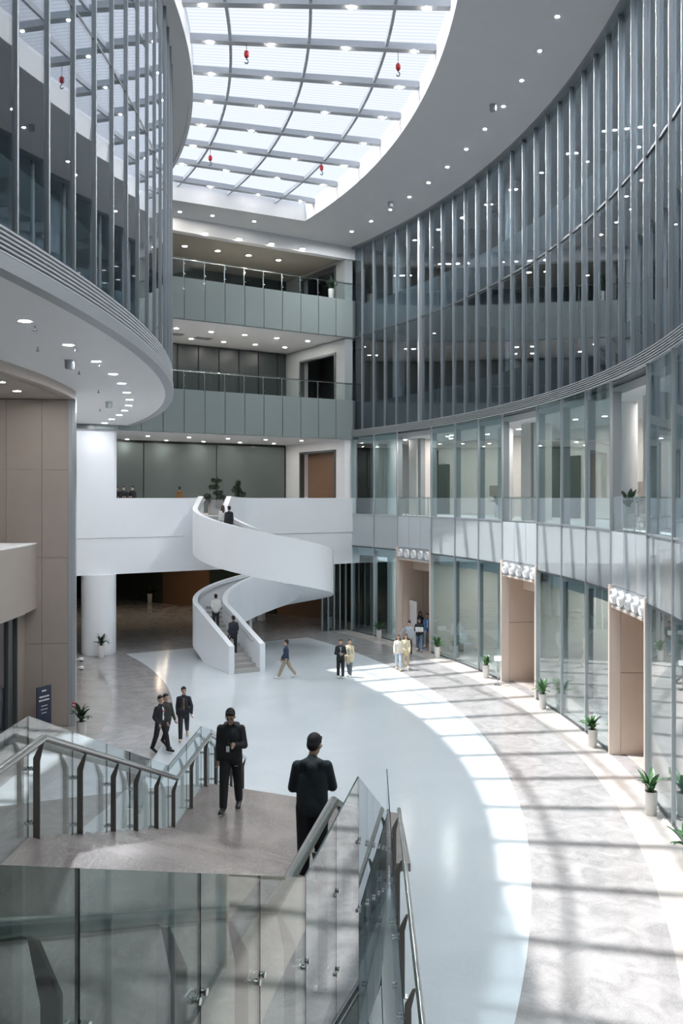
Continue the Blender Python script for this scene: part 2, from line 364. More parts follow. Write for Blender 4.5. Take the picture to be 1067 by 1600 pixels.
for ta, tb, kind in seq:
    if kind == 'bay':
        for nm, z0, z1, m in (('glass_pane', 0.06, Z_G - 0.03, 'glass_lower'), ('spandrel_pane', Z_G + 0.03, Z_S - 0.02, 'glass_spandrel'), ('glass_pane', Z_S + 0.02, Z_F2, 'glass_lower')):
            chord_box(MB(), RL, ta, tb, z0, z1).build(nm, m, wl)
        for nm, z0, z1, m in (('transom', Z_G - 0.04, Z_G + 0.03, 'steel_dark'), ('transom', Z_S - 0.03, Z_S + 0.02, 'steel_light'), ('sill', 0, 0.06, 'steel_dark')):
            chord_box(MB(), RL, ta, tb, z0, z1, 0.08).build(nm, m, wl)
        chord_box(MB(), RL + 0.45, ta, tb, 4.55, 5.1, 0.04, 0).build('blind_header', 'white_gloss', wl)
    else:
        # frosted parapet, clear rail and beige portal with a row of air nozzles
        n = 3
        for k in range(n):
            a = ta + (tb - ta) * k / n; b = ta + (tb - ta) * (k + 1) / n
            chord_box(MB(), RL, a, b, 5.28, 6.95, 0.02, 0.02).build('frosted_pane', 'glass_frost', wl)
            chord_box(MB(), RL, a, b, 6.97, 8.02, 0.02, 0.02).build('rail_glass', 'glass_rail', wl)
        pa = [P(RL + 0.15, ta + (tb - ta) * k / 6, 7.95) for k in range(7)]
        MB().tube(pa, 0.025, 8).build('handrail', 'stainless', wl, smooth=True)
        for k in range(1, 6, 2):
            q = P(RL + 0.13, ta + (tb - ta) * k / 6)
            MB().box(q.x - 0.02, q.x + 0.02, q.y - 0.02, q.y + 0.02, 7.0, 7.95).build('rail_post', 'steel_light', wl)
        chord_box(MB(), RL + 0.06, ta, tb, 4.66, 5.26, 0.10, 0.0).build('nozzle_panel', 'lip_metal', wl)
        MB().polar(RL - 0.04, 54.4, ta - 0.10, ta + 0.02, 0, 4.64, 1).build('portal_jamb', 'portal_light', wl)
        MB().polar(RL - 0.04, 54.4, tb - 0.02, tb + 0.10, 0, 4.64, 1).build('portal_jamb', 'portal_light', wl)
        MB().polar(RL - 0.04, 54.4, ta, tb, 4.58, 4.66, 4).build('portal_head', 'portal_light', wl)
        MB().polar(RL + 0.9, 54.4, ta, tb, 4.0, 4.6, 4).build('portal_bulkhead', 'portal_beige', wl)
        MB().polar(RL - 0.10, RL + 0.12, ta - 0.12, ta + 0.03, 0, 5.28, 1).build('portal_trim', 'portal_light', wl)
        MB().polar(RL - 0.10, RL + 0.12, tb - 0.03, tb + 0.12, 0, 5.28, 1).build('portal_trim', 'portal_light', wl)
        # lining panels on the far jamb
        for q in range(3):
            r0 = RL + 0.25 + q * 1.36
            for z0, z1 in ((0.02, 2.55), (2.57, 4.56)):
                MB().polar(r0, r0 + 1.34, ta - 0.17, ta - 0.12, z0, z1, 1).build('lining_panel', 'portal_beige', wl)
        portals.append((ta, tb))
# nozzles
ring = MB().lathe([(0.16, 0.10), (0.20, 0.13), (0.235, 0.10), (0.245, 0.0), (0.235, -0.02), (0.15, -0.02)], 24)
ringm = ring.mesh('nozzle_ring', 'white_ceramic', smooth=50)
cone = MB().lathe([(0.06, 0.085), (0.06, 0.12), (0.045, 0.14), (0.0, 0.14)], 20).mesh('nozzle_cone', 'white_ceramic', smooth=50)
hole = MB().lathe([(0.105, 0.0), (0.105, 0.085), (0.0, 0.085)], 16).mesh('nozzle_throat', 'steel_fin')
for ta, tb in portals:
    for k in range(5):
        t = ta + (tb - ta) * (k + 0.5) / 5
        o = inst('air_nozzle', ringm, wl, P(RL, t, 4.95) - Vector((CX, CY, 0)), label='round white air nozzle')
        o.rotation_euler = (0, R_(-90), R_(t))
        inst('nozzle_cone', cone, o); inst('nozzle_throat', hole, o)
# rooms behind: slabs, columns, back walls
rm = empty('wall_room', (CX, CY, 0), label='white rooms and corridor behind the curved glazing', category='wall', **ST)
MB().polar(RL + 0.35, 58, -28.2, 33.2, 6.55, 6.98, 66).build('upper_floor_slab', 'white_paint', rm)
MB().polar(RL + 0.5, 58, -28.2, 33.2, 11.30, 11.58, 66).build('upper_room_ceiling', 'white_paint', rm)
MB().polar(RL + 0.5, 58, -28.2, 33.2, 4.70, 4.78, 66).build('shop_ceiling', 'white_paint', rm)
MB().polar(RL + 0.28, RL + 0.42, -28.2, 33.2, 5.05, 6.98, 66).build('slab_face', 'room_grey', rm)
MB().polar(55.4, 55.7, -28.2, 33.2, 7.0, 11.3, 66).build('corridor_wall', 'warm_white', rm)
MB().polar(55.0, 55.3, -28.2, 26.6, 0.0, 4.75, 55).build('shop_back_wall', 'shop_blue', rm)
MB().polar(53.2, 53.4, 26.7, 33.2, 0.0, 4.75, 7).build('shop_back_wall', 'green_panel', rm)
MB().polar(50.5, 55.0, -28.2, 26.6, 0.0, 0.02, 55).build('shop_floor', 'marble_beige', rm)
for i, t in enumerate((30.1, 17.1, 4.1, -9)):
    MB().lathe([(0.36, 7.0), (0.36, 11.3)], 20, P(51.7, t)).build('round_column', 'white_paint', rm, smooth=40)
    MB().lathe([(0.36, 0.0), (0.36, 4.7)], 20, P(51.7, t)).build('round_column', 'white_paint', rm, smooth=40)
    MB().polar(51.5, 52.6, t - 3.1, t - 2.2, 7.0, 11.3, 1).build('wall_pier', 'warm_white', rm)
    MB().polar(51.6, 51.9, t - 3.4, t - 3.1, 7.0, 11.3, 1).build('wall_pier', 'room_grey', rm)
    # dark recess and high window in the corridor wall
    MB().polar(55.2, 55.42, t + 0.6, t + 4.6, 9.6, 10.9, 4).build('high_window', 'green_panel', rm)
    MB().polar(55.2, 55.42, t - 0.6, t + 1.8, 7.0, 10.0, 3).build('dark_door', 'green_panel', rm)
    MB().polar(55.1, 55.42, t + 6.0, t + 6.9, 8.05, 8.65, 2).build('wall_grille', 'beige_dark', rm)
    MB().polar(55.1, 55.42, t + 6.95, t + 7.85, 8.05, 8.65, 2).build('wall_grille', 'beige_dark', rm)
    for q in range(2):
        MB().polar(52.6, 52.75, t - 1.2 + q * 1.6, t - 0.2 + q * 1.6, 0.1, 4.6, 2).build('shop_panel', 'shop_blue', rm)
MB().polar(52.0, 58, 32.9, 33.3, 0, CEIL, 1).build('end_partition', 'room_grey', rm)
MB().polar(50.3, 58.3, -28.6, -28.2, 0, CEIL, 1).build('end_partition', 'room_grey', rm)

# ---- outer shell added to keep sky light out of the rooms
sh = empty('wall_skyblock', (CX, CY, 0), label='added outer shell blocking sky light around the atrium', category='wall', **ST)
MB().polar(60, 60.4, -60, 80, 0, CEIL, 140).build('skyblock_wall', 'room_grey', sh)
MB().polar(10, 60.2, 80, 80.5, 0, CEIL, 1).build('skyblock_wall', 'dark_room', sh)
MB().polar(10, 60.2, -60.5, -60, 0, CEIL, 1).build('skyblock_wall', 'room_grey', sh)
MB().polar(10, 10.4, -60, 80, 0, CEIL, 60).build('skyblock_wall', 'dark_room', sh)
# near end of the hall, behind the camera: gallery slabs and wall
nw = empty('wall_near', (CX, CY, 0), label='gallery end wall opposite the spiral stair', category='wall', **ST)
MB().polar(30, 58, -38.6, -38.2, 0, CEIL, 1).build('near_wall', 'white_paint', nw)
for z0, z1 in ((11.5, 13.8), (17.6, 19.8)):
    MB().polar(33, 50.3, -38.2, -35.6, z0, z1, 3).build('gallery_slab', 'slab_band', nw)

MB().polar(33, 56, -38.2, -35.3, 6.55, 7.0, 3).build('gallery_floor', 'marble_stair', nw)

# ---- left: glazed drum over a white soffit
DC = (-63.4, 22.1); DR = 58.28
DT0, DT1 = -24.0, 27.5
wd = empty('wall_left', (DC[0], DC[1], 0), label='bulging glass drum with slim steel mullions on a white soffit', category='glass wall', **ST)
D_ST = 1.235; D_T = -6.58
ks = range(-14, 28)
DZ0 = 12.46
dm = MB().box(DR - 0.03, DR + 0.06, -0.03, 0.03, DZ0 - 0.02, CEIL).mesh('mullion', 'steel_fin')
h = R_(D_ST / 2); xa = DR * math.cos(h); yw = DR * math.sin(h) - 0.02
dp = MB().box(xa - 0.012, xa + 0.012, -yw, yw, DZ0, 17.57).mesh('glass_pane', 'glass_drum')
dp2 = MB().box(xa - 0.012, xa + 0.012, -yw, yw, 17.63, CEIL).mesh('glass_pane', 'glass_drum')
dt = MB().box(xa - 0.06, xa + 0.02, -yw, yw, 17.57, 17.63).mesh('transom', 'steel_dark')
for k in ks:
    t = D_T + k * D_ST
    inst('mullion', dm, wd, rz=R_(t))
    if k < ks[-1]:
        for nm, me in (('glass_pane', dp), ('glass_pane', dp2), ('transom', dt)): inst(nm, me, wd, rz=R_(t + D_ST / 2))
da, db = D_T + ks[0] * D_ST, D_T + ks[-1] * D_ST
for k in range(6):
    z = 11.98 + k * 0.08
    MB().polar(DR + 0.0, DR + 0.07, da, db, z, z + 0.034, 60, DC).build('louvre_slat', 'louvre_grey', wd)
MB().polar(DR - 0.3, DR + 0.02, da, db, 11.9, DZ0, 60, DC).build('louvre_back', 'steel_dark', wd)
MB().polar(DR - 0.2, DR + 0.09, da, db, 11.70, 11.96, 60, DC).build('lip', 'lip_metal', wd)
MB().polar(DR - 36, DR + 0.02, da, db, 11.72, 11.92, 60, DC).build('soffit', 'white_paint', wd, label='white soffit with downlights under the drum')
MB().polar(DR - 1.0, DR - 0.8, da, db, 11.95, 14.25, 60, DC).build('slab_edge', 'slab_band_upper', wd)
MB().polar(DR - 1.0, DR - 0.8, da, db, 17.6, 19.9, 60, DC).build('slab_edge', 'slab_band_upper', wd)
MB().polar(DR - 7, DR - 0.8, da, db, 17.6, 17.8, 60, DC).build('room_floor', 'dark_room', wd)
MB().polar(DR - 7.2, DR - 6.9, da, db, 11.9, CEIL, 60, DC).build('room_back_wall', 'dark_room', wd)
MB().polar(DR - 7.2, DR, db, db + 0.2, 11.7, CEIL, 1, DC).build('room_end_wall', 'room_grey', wd)

# ---- left below the drum: beige end wall, recess, vestibule
RB = 32.6; TB = 7.0
be = empty('wall_left_lower', P(RB, TB), label='beige panelled end wall and recess below the white soffit', category='wall', **ST)
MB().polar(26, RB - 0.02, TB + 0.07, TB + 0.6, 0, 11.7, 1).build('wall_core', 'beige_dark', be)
# panels with open joints on the face towards the hall
rs = [RB - 0.24, RB - 1.13, RB - 2.33, RB - 3.5, RB - 4.7]; zs = [0.02, 2.9, 5.9, 8.96, 11.4]
for i in range(4):
    for j in range(4):
        MB().polar(rs[i + 1] + 0.006, rs[i] - 0.006, TB, TB + 0.08, zs[j] + 0.006, zs[j + 1] - 0.006, 1).build('wall_panel', 'beige_panel', be)
MB().polar(RB - 0.24, RB - 0.10, TB - 0.02, TB + 0.5, 0, 11.7, 1).build('edge_trim', 'lip_metal', be)
MB().polar(RB - 0.10, RB, TB - 0.02, TB + 0.5, 0, 11.7, 1).build('edge_trim', 'steel_light', be)
MB().polar(31.6, 31.9, TB + 0.5, 33.0, 0, 11.72, 26).build('wall_return', 'warm_white', be)
MB().polar(RB - 0.35, RB, -30, TB, 11.42, 11.72, 40).build('fascia', 'beige_panel', be)
MB().polar(24, RB - 0.3, -30, TB, 11.42, 11.5, 40).build('recess_soffit', 'beige_panel', be)
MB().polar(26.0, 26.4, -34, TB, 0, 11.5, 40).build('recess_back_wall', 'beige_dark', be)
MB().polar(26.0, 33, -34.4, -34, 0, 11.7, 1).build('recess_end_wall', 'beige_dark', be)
vb = empty('vestibule', P(31.3, 0), label='beige canopy box with glazed doors beside the panelled wall', category='vestibule', **ST)
MB().polar(30.0, 31.3, -24, TB, 4.15, 6.38, 40).build('canopy_front', 'beige_panel', vb)
MB().polar(26.4, 31.3, -24, TB, 6.38, 6.42, 40).build('canopy_top', 'white_paint', vb)
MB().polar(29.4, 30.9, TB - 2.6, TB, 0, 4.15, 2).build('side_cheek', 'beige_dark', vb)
MB().polar(30.85, 30.95, -24, TB - 2.4, 4.05, 4.15, 40).build('door_head', 'steel_dark', vb)
for k in range(14):
    t = TB - 2.55 - k * 1.75
    MB().polar(30.84, 30.98, t - 0.10, t + 0.10, 0, 4.1, 1).build('door_post', 'steel_dark', vb)
    if k < 13: MB().polar(30.89, 30.91, t - 1.68, t - 0.07, 0.05, 4.05, 2).build('door_glass', 'glass_drum', vb)

# ---- far end: lobby, bridge and galleries. s runs left along the front, b runs away from the hall
TG = 32.4
G0 = P(50.2, TG); GS = Vector((-math.cos(R_(TG)), -math.sin(R_(TG)), 0)); GB = Vector((-math.sin(R_(TG)), math.cos(R_(TG)), 0))
def G(s, b, z=0.0): return G0 + GS * s + GB * b + Vector((0, 0, z))
def gbox(mb, s0, s1, b0, b1, z0, z1):
    q = [G(s0, b0), G(s1, b0), G(s1, b1), G(s0, b1)]
    return mb.hexa([(p.x, p.y, z0) for p in q], [(p.x, p.y, z1) for p in q])
S_END = 20.0
gw = empty('wall_back', G(0, 0), label='open galleries with frosted glass parapets at the far end', category='gallery', **ST)
def gal(name, m, *a, **k): return gbox(MB(), *a).build(name, m, gw, **k)
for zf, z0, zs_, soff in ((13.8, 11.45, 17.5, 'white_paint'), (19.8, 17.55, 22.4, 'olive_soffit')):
    gal('slab', 'white_paint', -0.6, S_END, 0.10, 8.0, z0, zf - 0.05)
    gal('slab_band', 'slab_band', -0.6, S_END, 0.03, 0.10, z0 + 0.02, zf)
    for k in range(13):
        s = 0.05 + k * 1.2
        gal('parapet_pane', 'glass_band', s + 0.018, s + 1.182, -0.02, 0.0, z0 + 0.03, zf)
        gal('rail_pane', 'glass_gallery', s + 0.008, s + 1.192, -0.02, 0.0, zf + 0.002, zf + 1.08)
        pb = gal('rail_post', 'steel_light', s - 0.015, s + 0.015, 0.06, 0.10, zf, zf + 1.0)
        for zz in (zf + 0.2, zf + 0.75):
            gbox(MB(), s - 0.05, s + 0.05, -0.04, 0.07, zz, zz + 0.03).build('clamp', 'stainless', pb)
    MB().tube([G(0, 0.1, zf + 1.0), G(S_END, 0.1, zf + 1.0)], 0.03, 8).build('handrail', 'stainless', gw, smooth=True)
    gal('floor_finish', 'warm_white', -0.2, S_END, 0.1, 8, zf - 0.05, zf)
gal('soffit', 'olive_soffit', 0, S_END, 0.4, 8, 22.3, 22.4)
gal('ceiling_edge', 'white_paint', -0.6, S_END, 0.0, 0.5, 22.25, 23.0)
# back walls of the three upper levels
gal('back_glass', 'dark_glass_wall', 0.6, S_END, 7.3, 7.5, 13.8, 17.5)
for k in range(13): gal('mullion', 'black', 1.2 + k * 1.4, 1.26 + k * 1.4, 7.24, 7.3, 13.8, 17.5)
gal('back_glass', 'dark_glass_wall', 0.6, S_END, 7.3, 7.5, 19.8, 22.4)
for s0, s1 in ((0.70, 5.58), (5.64, 10.40), (10.46, 15.2), (15.26, 20)): gal('back_glass', 'grey_glass_wall', s0, s1, 7.3, 7.4, 7.0, 11.3)
gal('back_frame', 'black', 0.6, S_END, 7.38, 7.5, 7.0, 11.45)
# right-hand side wall of the recess, with openings on each level
for zf, zt, zo in ((7.0, 11.45, 10.9), (13.8, 17.5, 16.8), (19.8, 22.4, 22.1)):
    sm = 'white_paint' if zf < 8 else 'room_grey'  # upper levels coloured grey to stand for their shade
    gal('side_pier', sm, 0.0, 0.55, 0.1, 1.2, zf, zt)
    gal('side_pier', sm, 0.0, 0.55, 5.4, 7.4, zf, zt)
    gal('side_lintel', sm, 0.0, 0.55, 1.2, 5.4, zo, zt)
    gal('opening_frame', 'steel_dark', 0.30, 0.60, 1.1, 1.25, zf, zo)
    gal('opening_frame', 'steel_dark', 0.30, 0.60, 5.35, 5.5, zf, zo)
    gal('opening_frame', 'steel_dark', 0.30, 0.60, 1.1, 5.5, zo - 0.12, zo)
gal('corridor_wall', 'brown_panel', -0.10, 0.0, 1.2, 5.4, 7.0, 11.0)
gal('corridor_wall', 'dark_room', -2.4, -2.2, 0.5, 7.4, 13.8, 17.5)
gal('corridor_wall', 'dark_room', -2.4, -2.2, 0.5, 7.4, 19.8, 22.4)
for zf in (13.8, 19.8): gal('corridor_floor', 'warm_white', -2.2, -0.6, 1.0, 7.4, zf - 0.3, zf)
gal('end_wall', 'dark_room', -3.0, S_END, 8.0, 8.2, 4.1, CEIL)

# ---- white bridge across the far end
br = empty('trim_1', G(8, 0), label='white bridge deck and parapet spanning the far end of the hall', category='bridge', **ST)
def bri(name, m, *a, **k): return gbox(MB(), *a).build(name, m, br, **k)
bri('deck', 'white_gloss', -0.5, S_END, 0.08, 8.0, 4.05, 7.0)
bri('lower_fascia', 'white_gloss', -0.1, S_END, -0.06, 0.10, 4.05, 5.91)
S_L, S_R = 9.75, 7.35                 # stair opening in the parapet
bri('parapet', 'white_gloss', -0.1, S_R - 1.0, -0.10, 0.16, 5.92, 7.96)
bri('parapet', 'white_gloss', S_L + 1.1, S_END, -0.10, 0.16, 5.92, 7.96)
bri('upper_fascia', 'white_gloss', S_R - 1.0, S_L + 1.1, -0.10, 0.10, 5.92, 6.98)
bri('deck_finish', 'warm_white', -0.5, S_END, 0.16, 7.3, 7.0, 7.01)

# ---- ground-floor lobby under the bridge
A = px(181, 935); B = px(405, 957); u = (B - A).normalized()
lb = empty('wall_lobby', A, label='dark green and brown panelled wall at the back of the lobby', category='wall', **ST)
nrm = Vector((-u.y, u.x, 0))
segs = [(-16, -4.1, 'green_panel'), (-4, 2.6, 'green_panel'), (2.7, 5.2, 'green_panel'), (5.3, 10.2, 'brown_panel'), (10.3, 13.5, 'green_panel'), (13.6, 16.5, 'green_panel'), (16.6, 20.5, 'brown_panel'), (20.6, 26, 'green_panel')]
for a, b, m in segs:
    q = [A + u * a, A + u * b, A + u * b + nrm * 0.2, A + u * a + nrm * 0.2]
    MB().hexa([(p.x, p.y, 0) for p in q], [(p.x, p.y, 4.1) for p in q]).build('wall_panel', m, lb)
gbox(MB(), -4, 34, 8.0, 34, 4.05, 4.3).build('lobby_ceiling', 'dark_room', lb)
gbox(MB(), -2.2, -1.9, -1, 22, 0, 4.1).build('lobby_side_wall', 'green_panel', lb)
for (s, b) in ((2.6, 7.0), (3.3, 7.0)):
    p = G(s, b); MB().lathe([(0.28, 0), (0.28, 4.06)], 16, p).build('column', 'white_paint', lb, smooth=40)
for k in range(5):
    s = 0.1 + k * 0.42
    gbox(MB(), s, s + 0.05, 0.6, 0.72, 0, 4.05).build('glass_fin', 'steel_light', lb)
gbox(MB(), 0.1, 1.8, 0.70, 0.73, 0, 4.05).build('glass_screen', 'glass_upper', lb)
# ---- big white column carrying the bridge
cp = Vector((-12.45, 46.95, 0))
cl = empty('round_column', cp, label='thick round white column under the left end of the bridge', category='column', **ST)
MB().lathe([(0.84, 0.0), (0.84, 0.08), (0.87, 0.08), (0.87, 4.06)], 40, cp).build('column_shaft', 'white_gloss', cl, smooth=40)
c2 = MB(); gb = MB()
q = G(15.45, 0.9); 
gbox(MB(), 14.55, 16.8, 0.35, 2.2, 7.0, 11.72).build('column_head', 'white_gloss', cl)
gbox(MB(), 14.40, 14.55, 0.5, 2.0, 7.0, 11.72).build('column_corner', 'white_gloss', cl)

# ================================================================== LAMPS
_lm = {}
def downlight(p, mat_name, label, group, size=0.11):
    key = (mat_name, size)
    if key not in _lm:
        _lm[key] = (MB().lathe([(size, -0.004), (size * 1.35, -0.012), (size * 1.4, 0.0), (size, 0.012)], 20).mesh('trim_ring', 'white_ceramic', smooth=50),
                    MB().lathe([(0.0, -0.006), (size, -0.006), (size, 0.008)], 20).mesh('lens', mat_name))
    o = inst('downlight', _lm[key][0], None, p, label=label, category='ceiling lamp', group=group)
    inst('lens', _lm[key][1], o)
    return o
for k in range(-12, 12):
    downlight(P(48.4, 0.6 + 2.6 * k, CEIL), 'lamp_ring', 'small recessed downlight in the white ceiling beside the skylight', 'downlights in the ceiling ring', 0.05)
for x, y in ((281, 331), (332, 337), (397, 346)):
    downlight(px(x, y, CEIL), 'lamp', 'small recessed downlight between the skylight end and the top gallery', 'downlights past the skylight end', 0.08)
def crop(pts, k, ox, oy): return [(x / k + ox, y / k + oy) for x, y in pts]
for x, y in crop([(185, 92), (380, 124), (567, 152), (745, 181), (68, 165), (258, 192), (435, 218), (608, 245)], 3.68, 270, 340):
    downlight(px(x, y, 22.3), 'lamp', 'recessed downlight in the dim soffit of the top gallery', 'downlights of the top gallery', 0.13)
for x, y in crop([(20, 637), (220, 657), (413, 675), (598, 693), (775, 710), (105, 697), (293, 715), (473, 730), (643, 746)], 3.68, 270, 340):
    downlight(px(x, y, 17.55), 'lamp', 'recessed downlight in the white soffit over the middle gallery', 'downlights of the middle gallery', 0.12)
for x, y in crop([(78, 72), (166, 58), (245, 77), (343, 64), (405, 82), (510, 69), (560, 86), (670, 74), (706, 90), (823, 78)], 2.736, 170, 660):
    downlight(px(x, y, 11.45), 'lamp', 'recessed downlight in the soffit above the white bridge', 'downlights over the bridge', 0.10)
for x, y in crop([(77, 240), (211, 314), (297, 365), (349, 404), (376, 433), (391, 461), (400, 483), (397, 501), (385, 517), (368, 530), (345, 543), (323, 555), (302, 563)], 1.976, 0, 380):
    downlight(px(x, y, 11.72), 'lamp_soffit', 'round downlight in the curved white soffit under the glass drum', 'downlights under the drum', 0.12)
for x, y in ((26.6, 611), (1, 597)):
    downlight(px(x, y, 11.42), 'lamp', 'warm downlight in the beige recess soffit', 'downlights in the beige recess', 0.12)
for x, y in crop([(382, 193), (655, 172), (680, 165)], 4.104, 540, 640) + crop([(40, 402), (145, 397), (213, 378), (314, 365), (465, 342), (795, 281), (940, 254), (990, 238)], 3.593, 770, 560):
    downlight(px(x, y, 11.30), 'lamp_room', 'extra round downlight added to brighten the corridor behind the upper shopfront glass', 'downlights of the glazed corridor', 0.11)
for t in range(-30, 33, 4):  # extra rows of lamps, added to brighten the corridor and shops
    downlight(P(53.2, t, 11.30), 'lamp_room', 'extra round downlight added to brighten the corridor behind the upper shopfront glass', 'downlights of the glazed corridor', 0.11)
    downlight(P(53.0, t + 1.2, 4.70), 'lamp_shop_fill', 'round downlight added to brighten the ground-floor shops behind the glass', 'added downlights of the glazed shops', 0.11)
for t in range(-20, 33, 8):
    downlight(P(53.6, t + 0.5, 17.62), 'lamp', 'small downlight in a room behind the upper curtain wall', 'downlights behind the curtain wall', 0.06)
    downlight(P(54.2, t + 1.7, CEIL), 'lamp', 'small downlight in a top room behind the upper curtain wall', 'downlights of the top rooms', 0.06)
for s, b in ((4, 11), (8, 11), (12, 11), (16, 11), (6, 15), (10, 15), (14, 15)):
    downlight(G(s, b, 4.05), 'lamp_lobby', 'recessed downlight in the dark lobby ceiling', 'downlights of the lobby', 0.10)

# ================================================================== SPIRAL STAIR
HC = Vector((-4.0, 47.0)); MID = 2.72; A0 = 207.5; LEN0 = 4.6; Z1, Z2 = 1.5, 6.5
path = []                                   # (point, left normal, tread height)
hd = Vector((math.sin(R_(A0)), -math.cos(R_(A0)))); T0 = HC + MID * Vector((math.cos(R_(A0)), math.sin(R_(A0))))
for i in range(12): 
    f = i / 12; path.append((T0 - hd * LEN0 * (1 - f), Vector((-hd.y, hd.x)), Z1 * f))
NA = 96
for i in range(NA + 1):
    f = i / NA; a = A0 - f * (A0 + 180); e = Vector((math.cos(R_(a)), math.sin(R_(a))))
    path.append((HC + MID * e, e, Z1 + (Z2 - Z1) * f))
n_arc = len(path)
for i in range(1, 5):
    f = i / 4; path.append((Vector((HC.x - MID, HC.y + 1.6 * f)), Vector((-1, 0)), Z2 + (7.0 - Z2) * f))
ss = empty('spiral_staircase', (-4.3, 41.7, 0), label='sculptural white spiral staircase with grey steps leading up to the bridge', category='staircase')
def off_path(o): return [p + n * o for p, n, z in path]
def bez(a, b, c, n=14): return [a * (1 - t) ** 2 + b * 2 * t * (1 - t) + c * t * t for t in [i / n for i in range(1, n + 1)]]
zt = [z for p, n, z in path]
def hgt(i): return 1.28 - 0.22 * min(1, i / 14)
lo, ro_ = off_path(0.75), off_path(-0.75)
gl_ = G(S_L + 1.15, 0.03); gr_ = G(S_R - 1.05, 0.03)
v2 = lambda v: Vector((v.x, v.y))
ext_l = bez(lo[-1], Vector((lo[-1].x, 49.9)), v2(gl_)); ext_r = bez(ro_[-1], Vector((ro_[-1].x + 0.05, 51.2)), v2(gr_))
for pts, ext, nm in ((lo, ext_l, 'outer_parapet'), (ro_, ext_r, 'inner_parapet')):
    top = [z + hgt(i) for i, z in enumerate(zt)]; bot = [max(0.0, z - 1.15) for z in zt]
    n = len(ext); a, b = top[-1], 7.96
    top += [a + (b - a) * (1 - (1 - (k + 1) / n) ** 2) for k in range(n)]; bot += [bot[-1] + (5.9 - bot[-1]) * (k + 1) / n for k in range(n)]
    bot = [min(b_, 5.92) for b_ in bot]
    pp = pts + ext
    MB().wallpath(pp, bot, top, 0.26).build(nm, 'white_gloss', ss, smooth=35)
    inner = -1 if nm == 'outer_parapet' else 1
    hr = []
    for i in range(2, len(pp) - 6):
        t = (pp[i + 1] - pp[i - 1]).normalized(); nn = Vector((-t.y, t.x)) * inner
        q = pp[i] + nn * 0.19; hr.append((q.x, q.y, top[i] - 0.17))
    MB().tube(hr, 0.035, 8).build('handrail', 'steel_light', ss, smooth=True)
# closed underside
vs_, fs = [], []
for i, (p, n, z) in enumerate(path):
    zb = max(0.0, z - 1.12)
    for o, zz in ((0.72, zb), (-0.72, zb), (-0.72, zb + 0.1), (0.72, zb + 0.1)): q = p + n * o; vs_.append((q.x, q.y, zz))
for i in range(len(path) - 1):
    for k in range(4): fs.append((4 * i + k, 4 * i + 4 + k, 4 * i + 4 + (k + 1) % 4, 4 * i + (k + 1) % 4))
MB().add(vs_, fs).build('underside', 'white_gloss', ss, smooth=35)
# steps
def at_z(z):
    for i in range(len(path) - 1):
        if path[i][2] <= z <= path[i + 1][2]:
            f = (z - path[i][2]) / (path[i + 1][2] - path[i][2] + 1e-9)
            return path[i][0].lerp(path[i + 1][0], f), path[i][1].lerp(path[i + 1][1], f).normalized()
    return path[-1][0], path[-1][1]
NR = 43; RISE = 7.0 / NR
mat('step_stone', (0.42, 0.41, 0.40), 0.35, var=0.1, scale=5)
mat('step_riser', (0.30, 0.295, 0.29), 0.4, var=0.1, scale=5)
for k in range(NR):
    pa, na = at_z(k * RISE); pb, nb = at_z(min(7.0, (k + 1) * RISE))
    back = (pb - pa).normalized() * 0.03
    q = [pa - na * 0.64, pa + na * 0.64, pb + nb * 0.64 + back, pb - nb * 0.64 + back]
    top = (k + 1) * RISE - (0.001 if k < NR - 1 else 0.01)
    MB().hexa([(p.x, p.y, max(0, top - 0.36)) for p in q], [(p.x, p.y, top) for p in q]).build('step', 'step_stone', ss)
# slim support post seen under the flight
MB().box(-4.98, -4.84, 49.4, 49.54, 0, 1.66).build('support_post', 'white_gloss', ss)

# ================================================================== FOREGROUND STAIR
V = Vector
E = [((-3.6, 1.9), (-1.42, -0.1), 7.0), ((-2.95, 7.05), (-0.21, 4.94), 4.85), ((-2.9, 8.5), (0.11, 6.72), 4.85), ((-2.75, 14.6), (0.62, 12.4), 2.6), ((-2.6, 17.3), (1.0, 15.6), 2.6), ((-2.6, 24.6), (1.0, 22.9), 0.0)]
fs_ = empty('grand_staircase', (-1.2, 24, 0), label='wide stone staircase with landings descending to the atrium floor', category='staircase')
def flight(e0, e1, n, nm='step'):
    (l0, r0, z0), (l1, r1, z1) = e0, e1
    l0, r0, l1, r1 = V(l0), V(r0), V(l1), V(r1); rise = (z0 - z1) / n
    for k in range(n - 1):
        f0, f1 = k / (n - 1), (k + 1) / (n - 1) + 0.004
        q = [l0.lerp(l1, f0), r0.lerp(r1, f0), r0.lerp(r1, f1), l0.lerp(l1, f1)]; z = z0 - rise * (k + 1)
        MB().hexa([(p.x, p.y, max(0.0, z - 0.32)) for p in q], [(p.x, p.y, z) for p in q]).build(nm, 'marble_stair', fs_)
    q = [l0, r0, r1, l1]; zz = [z0 - 0.45, z0 - 0.45, max(0.1, z1 - 0.4), max(0.1, z1 - 0.4)]
    MB().hexa([(p.x, p.y, z - 0.1) for p, z in zip(q, zz)], [(p.x, p.y, z) for p, z in zip(q, zz)]).build('flight_slab', 'room_grey', fs_)
flight(E[0], E[1], 14); flight(E[2], E[3], 15); flight(E[4], (E[5][0], E[5][1], 0.0), 17)
MB().prism([E[0][0], E[0][1], tuple(P(49.1, -35.3))[:2], tuple(P(46.1, -35.3))[:2]], 6.6, 7.0).build('landing', 'marble_stair', fs_)
MB().prism([E[1][0], E[1][1], E[2][1], E[2][0]], 4.45, 4.85).build('landing', 'marble_stair', fs_)
MB().prism([E[3][0], E[3][1], (0.66, 13.5), (1.02, 13.5), (1.02, 15.6), (-2.6, 17.3)], 2.48, 2.6).build('landing', 'marble_stair', fs_)
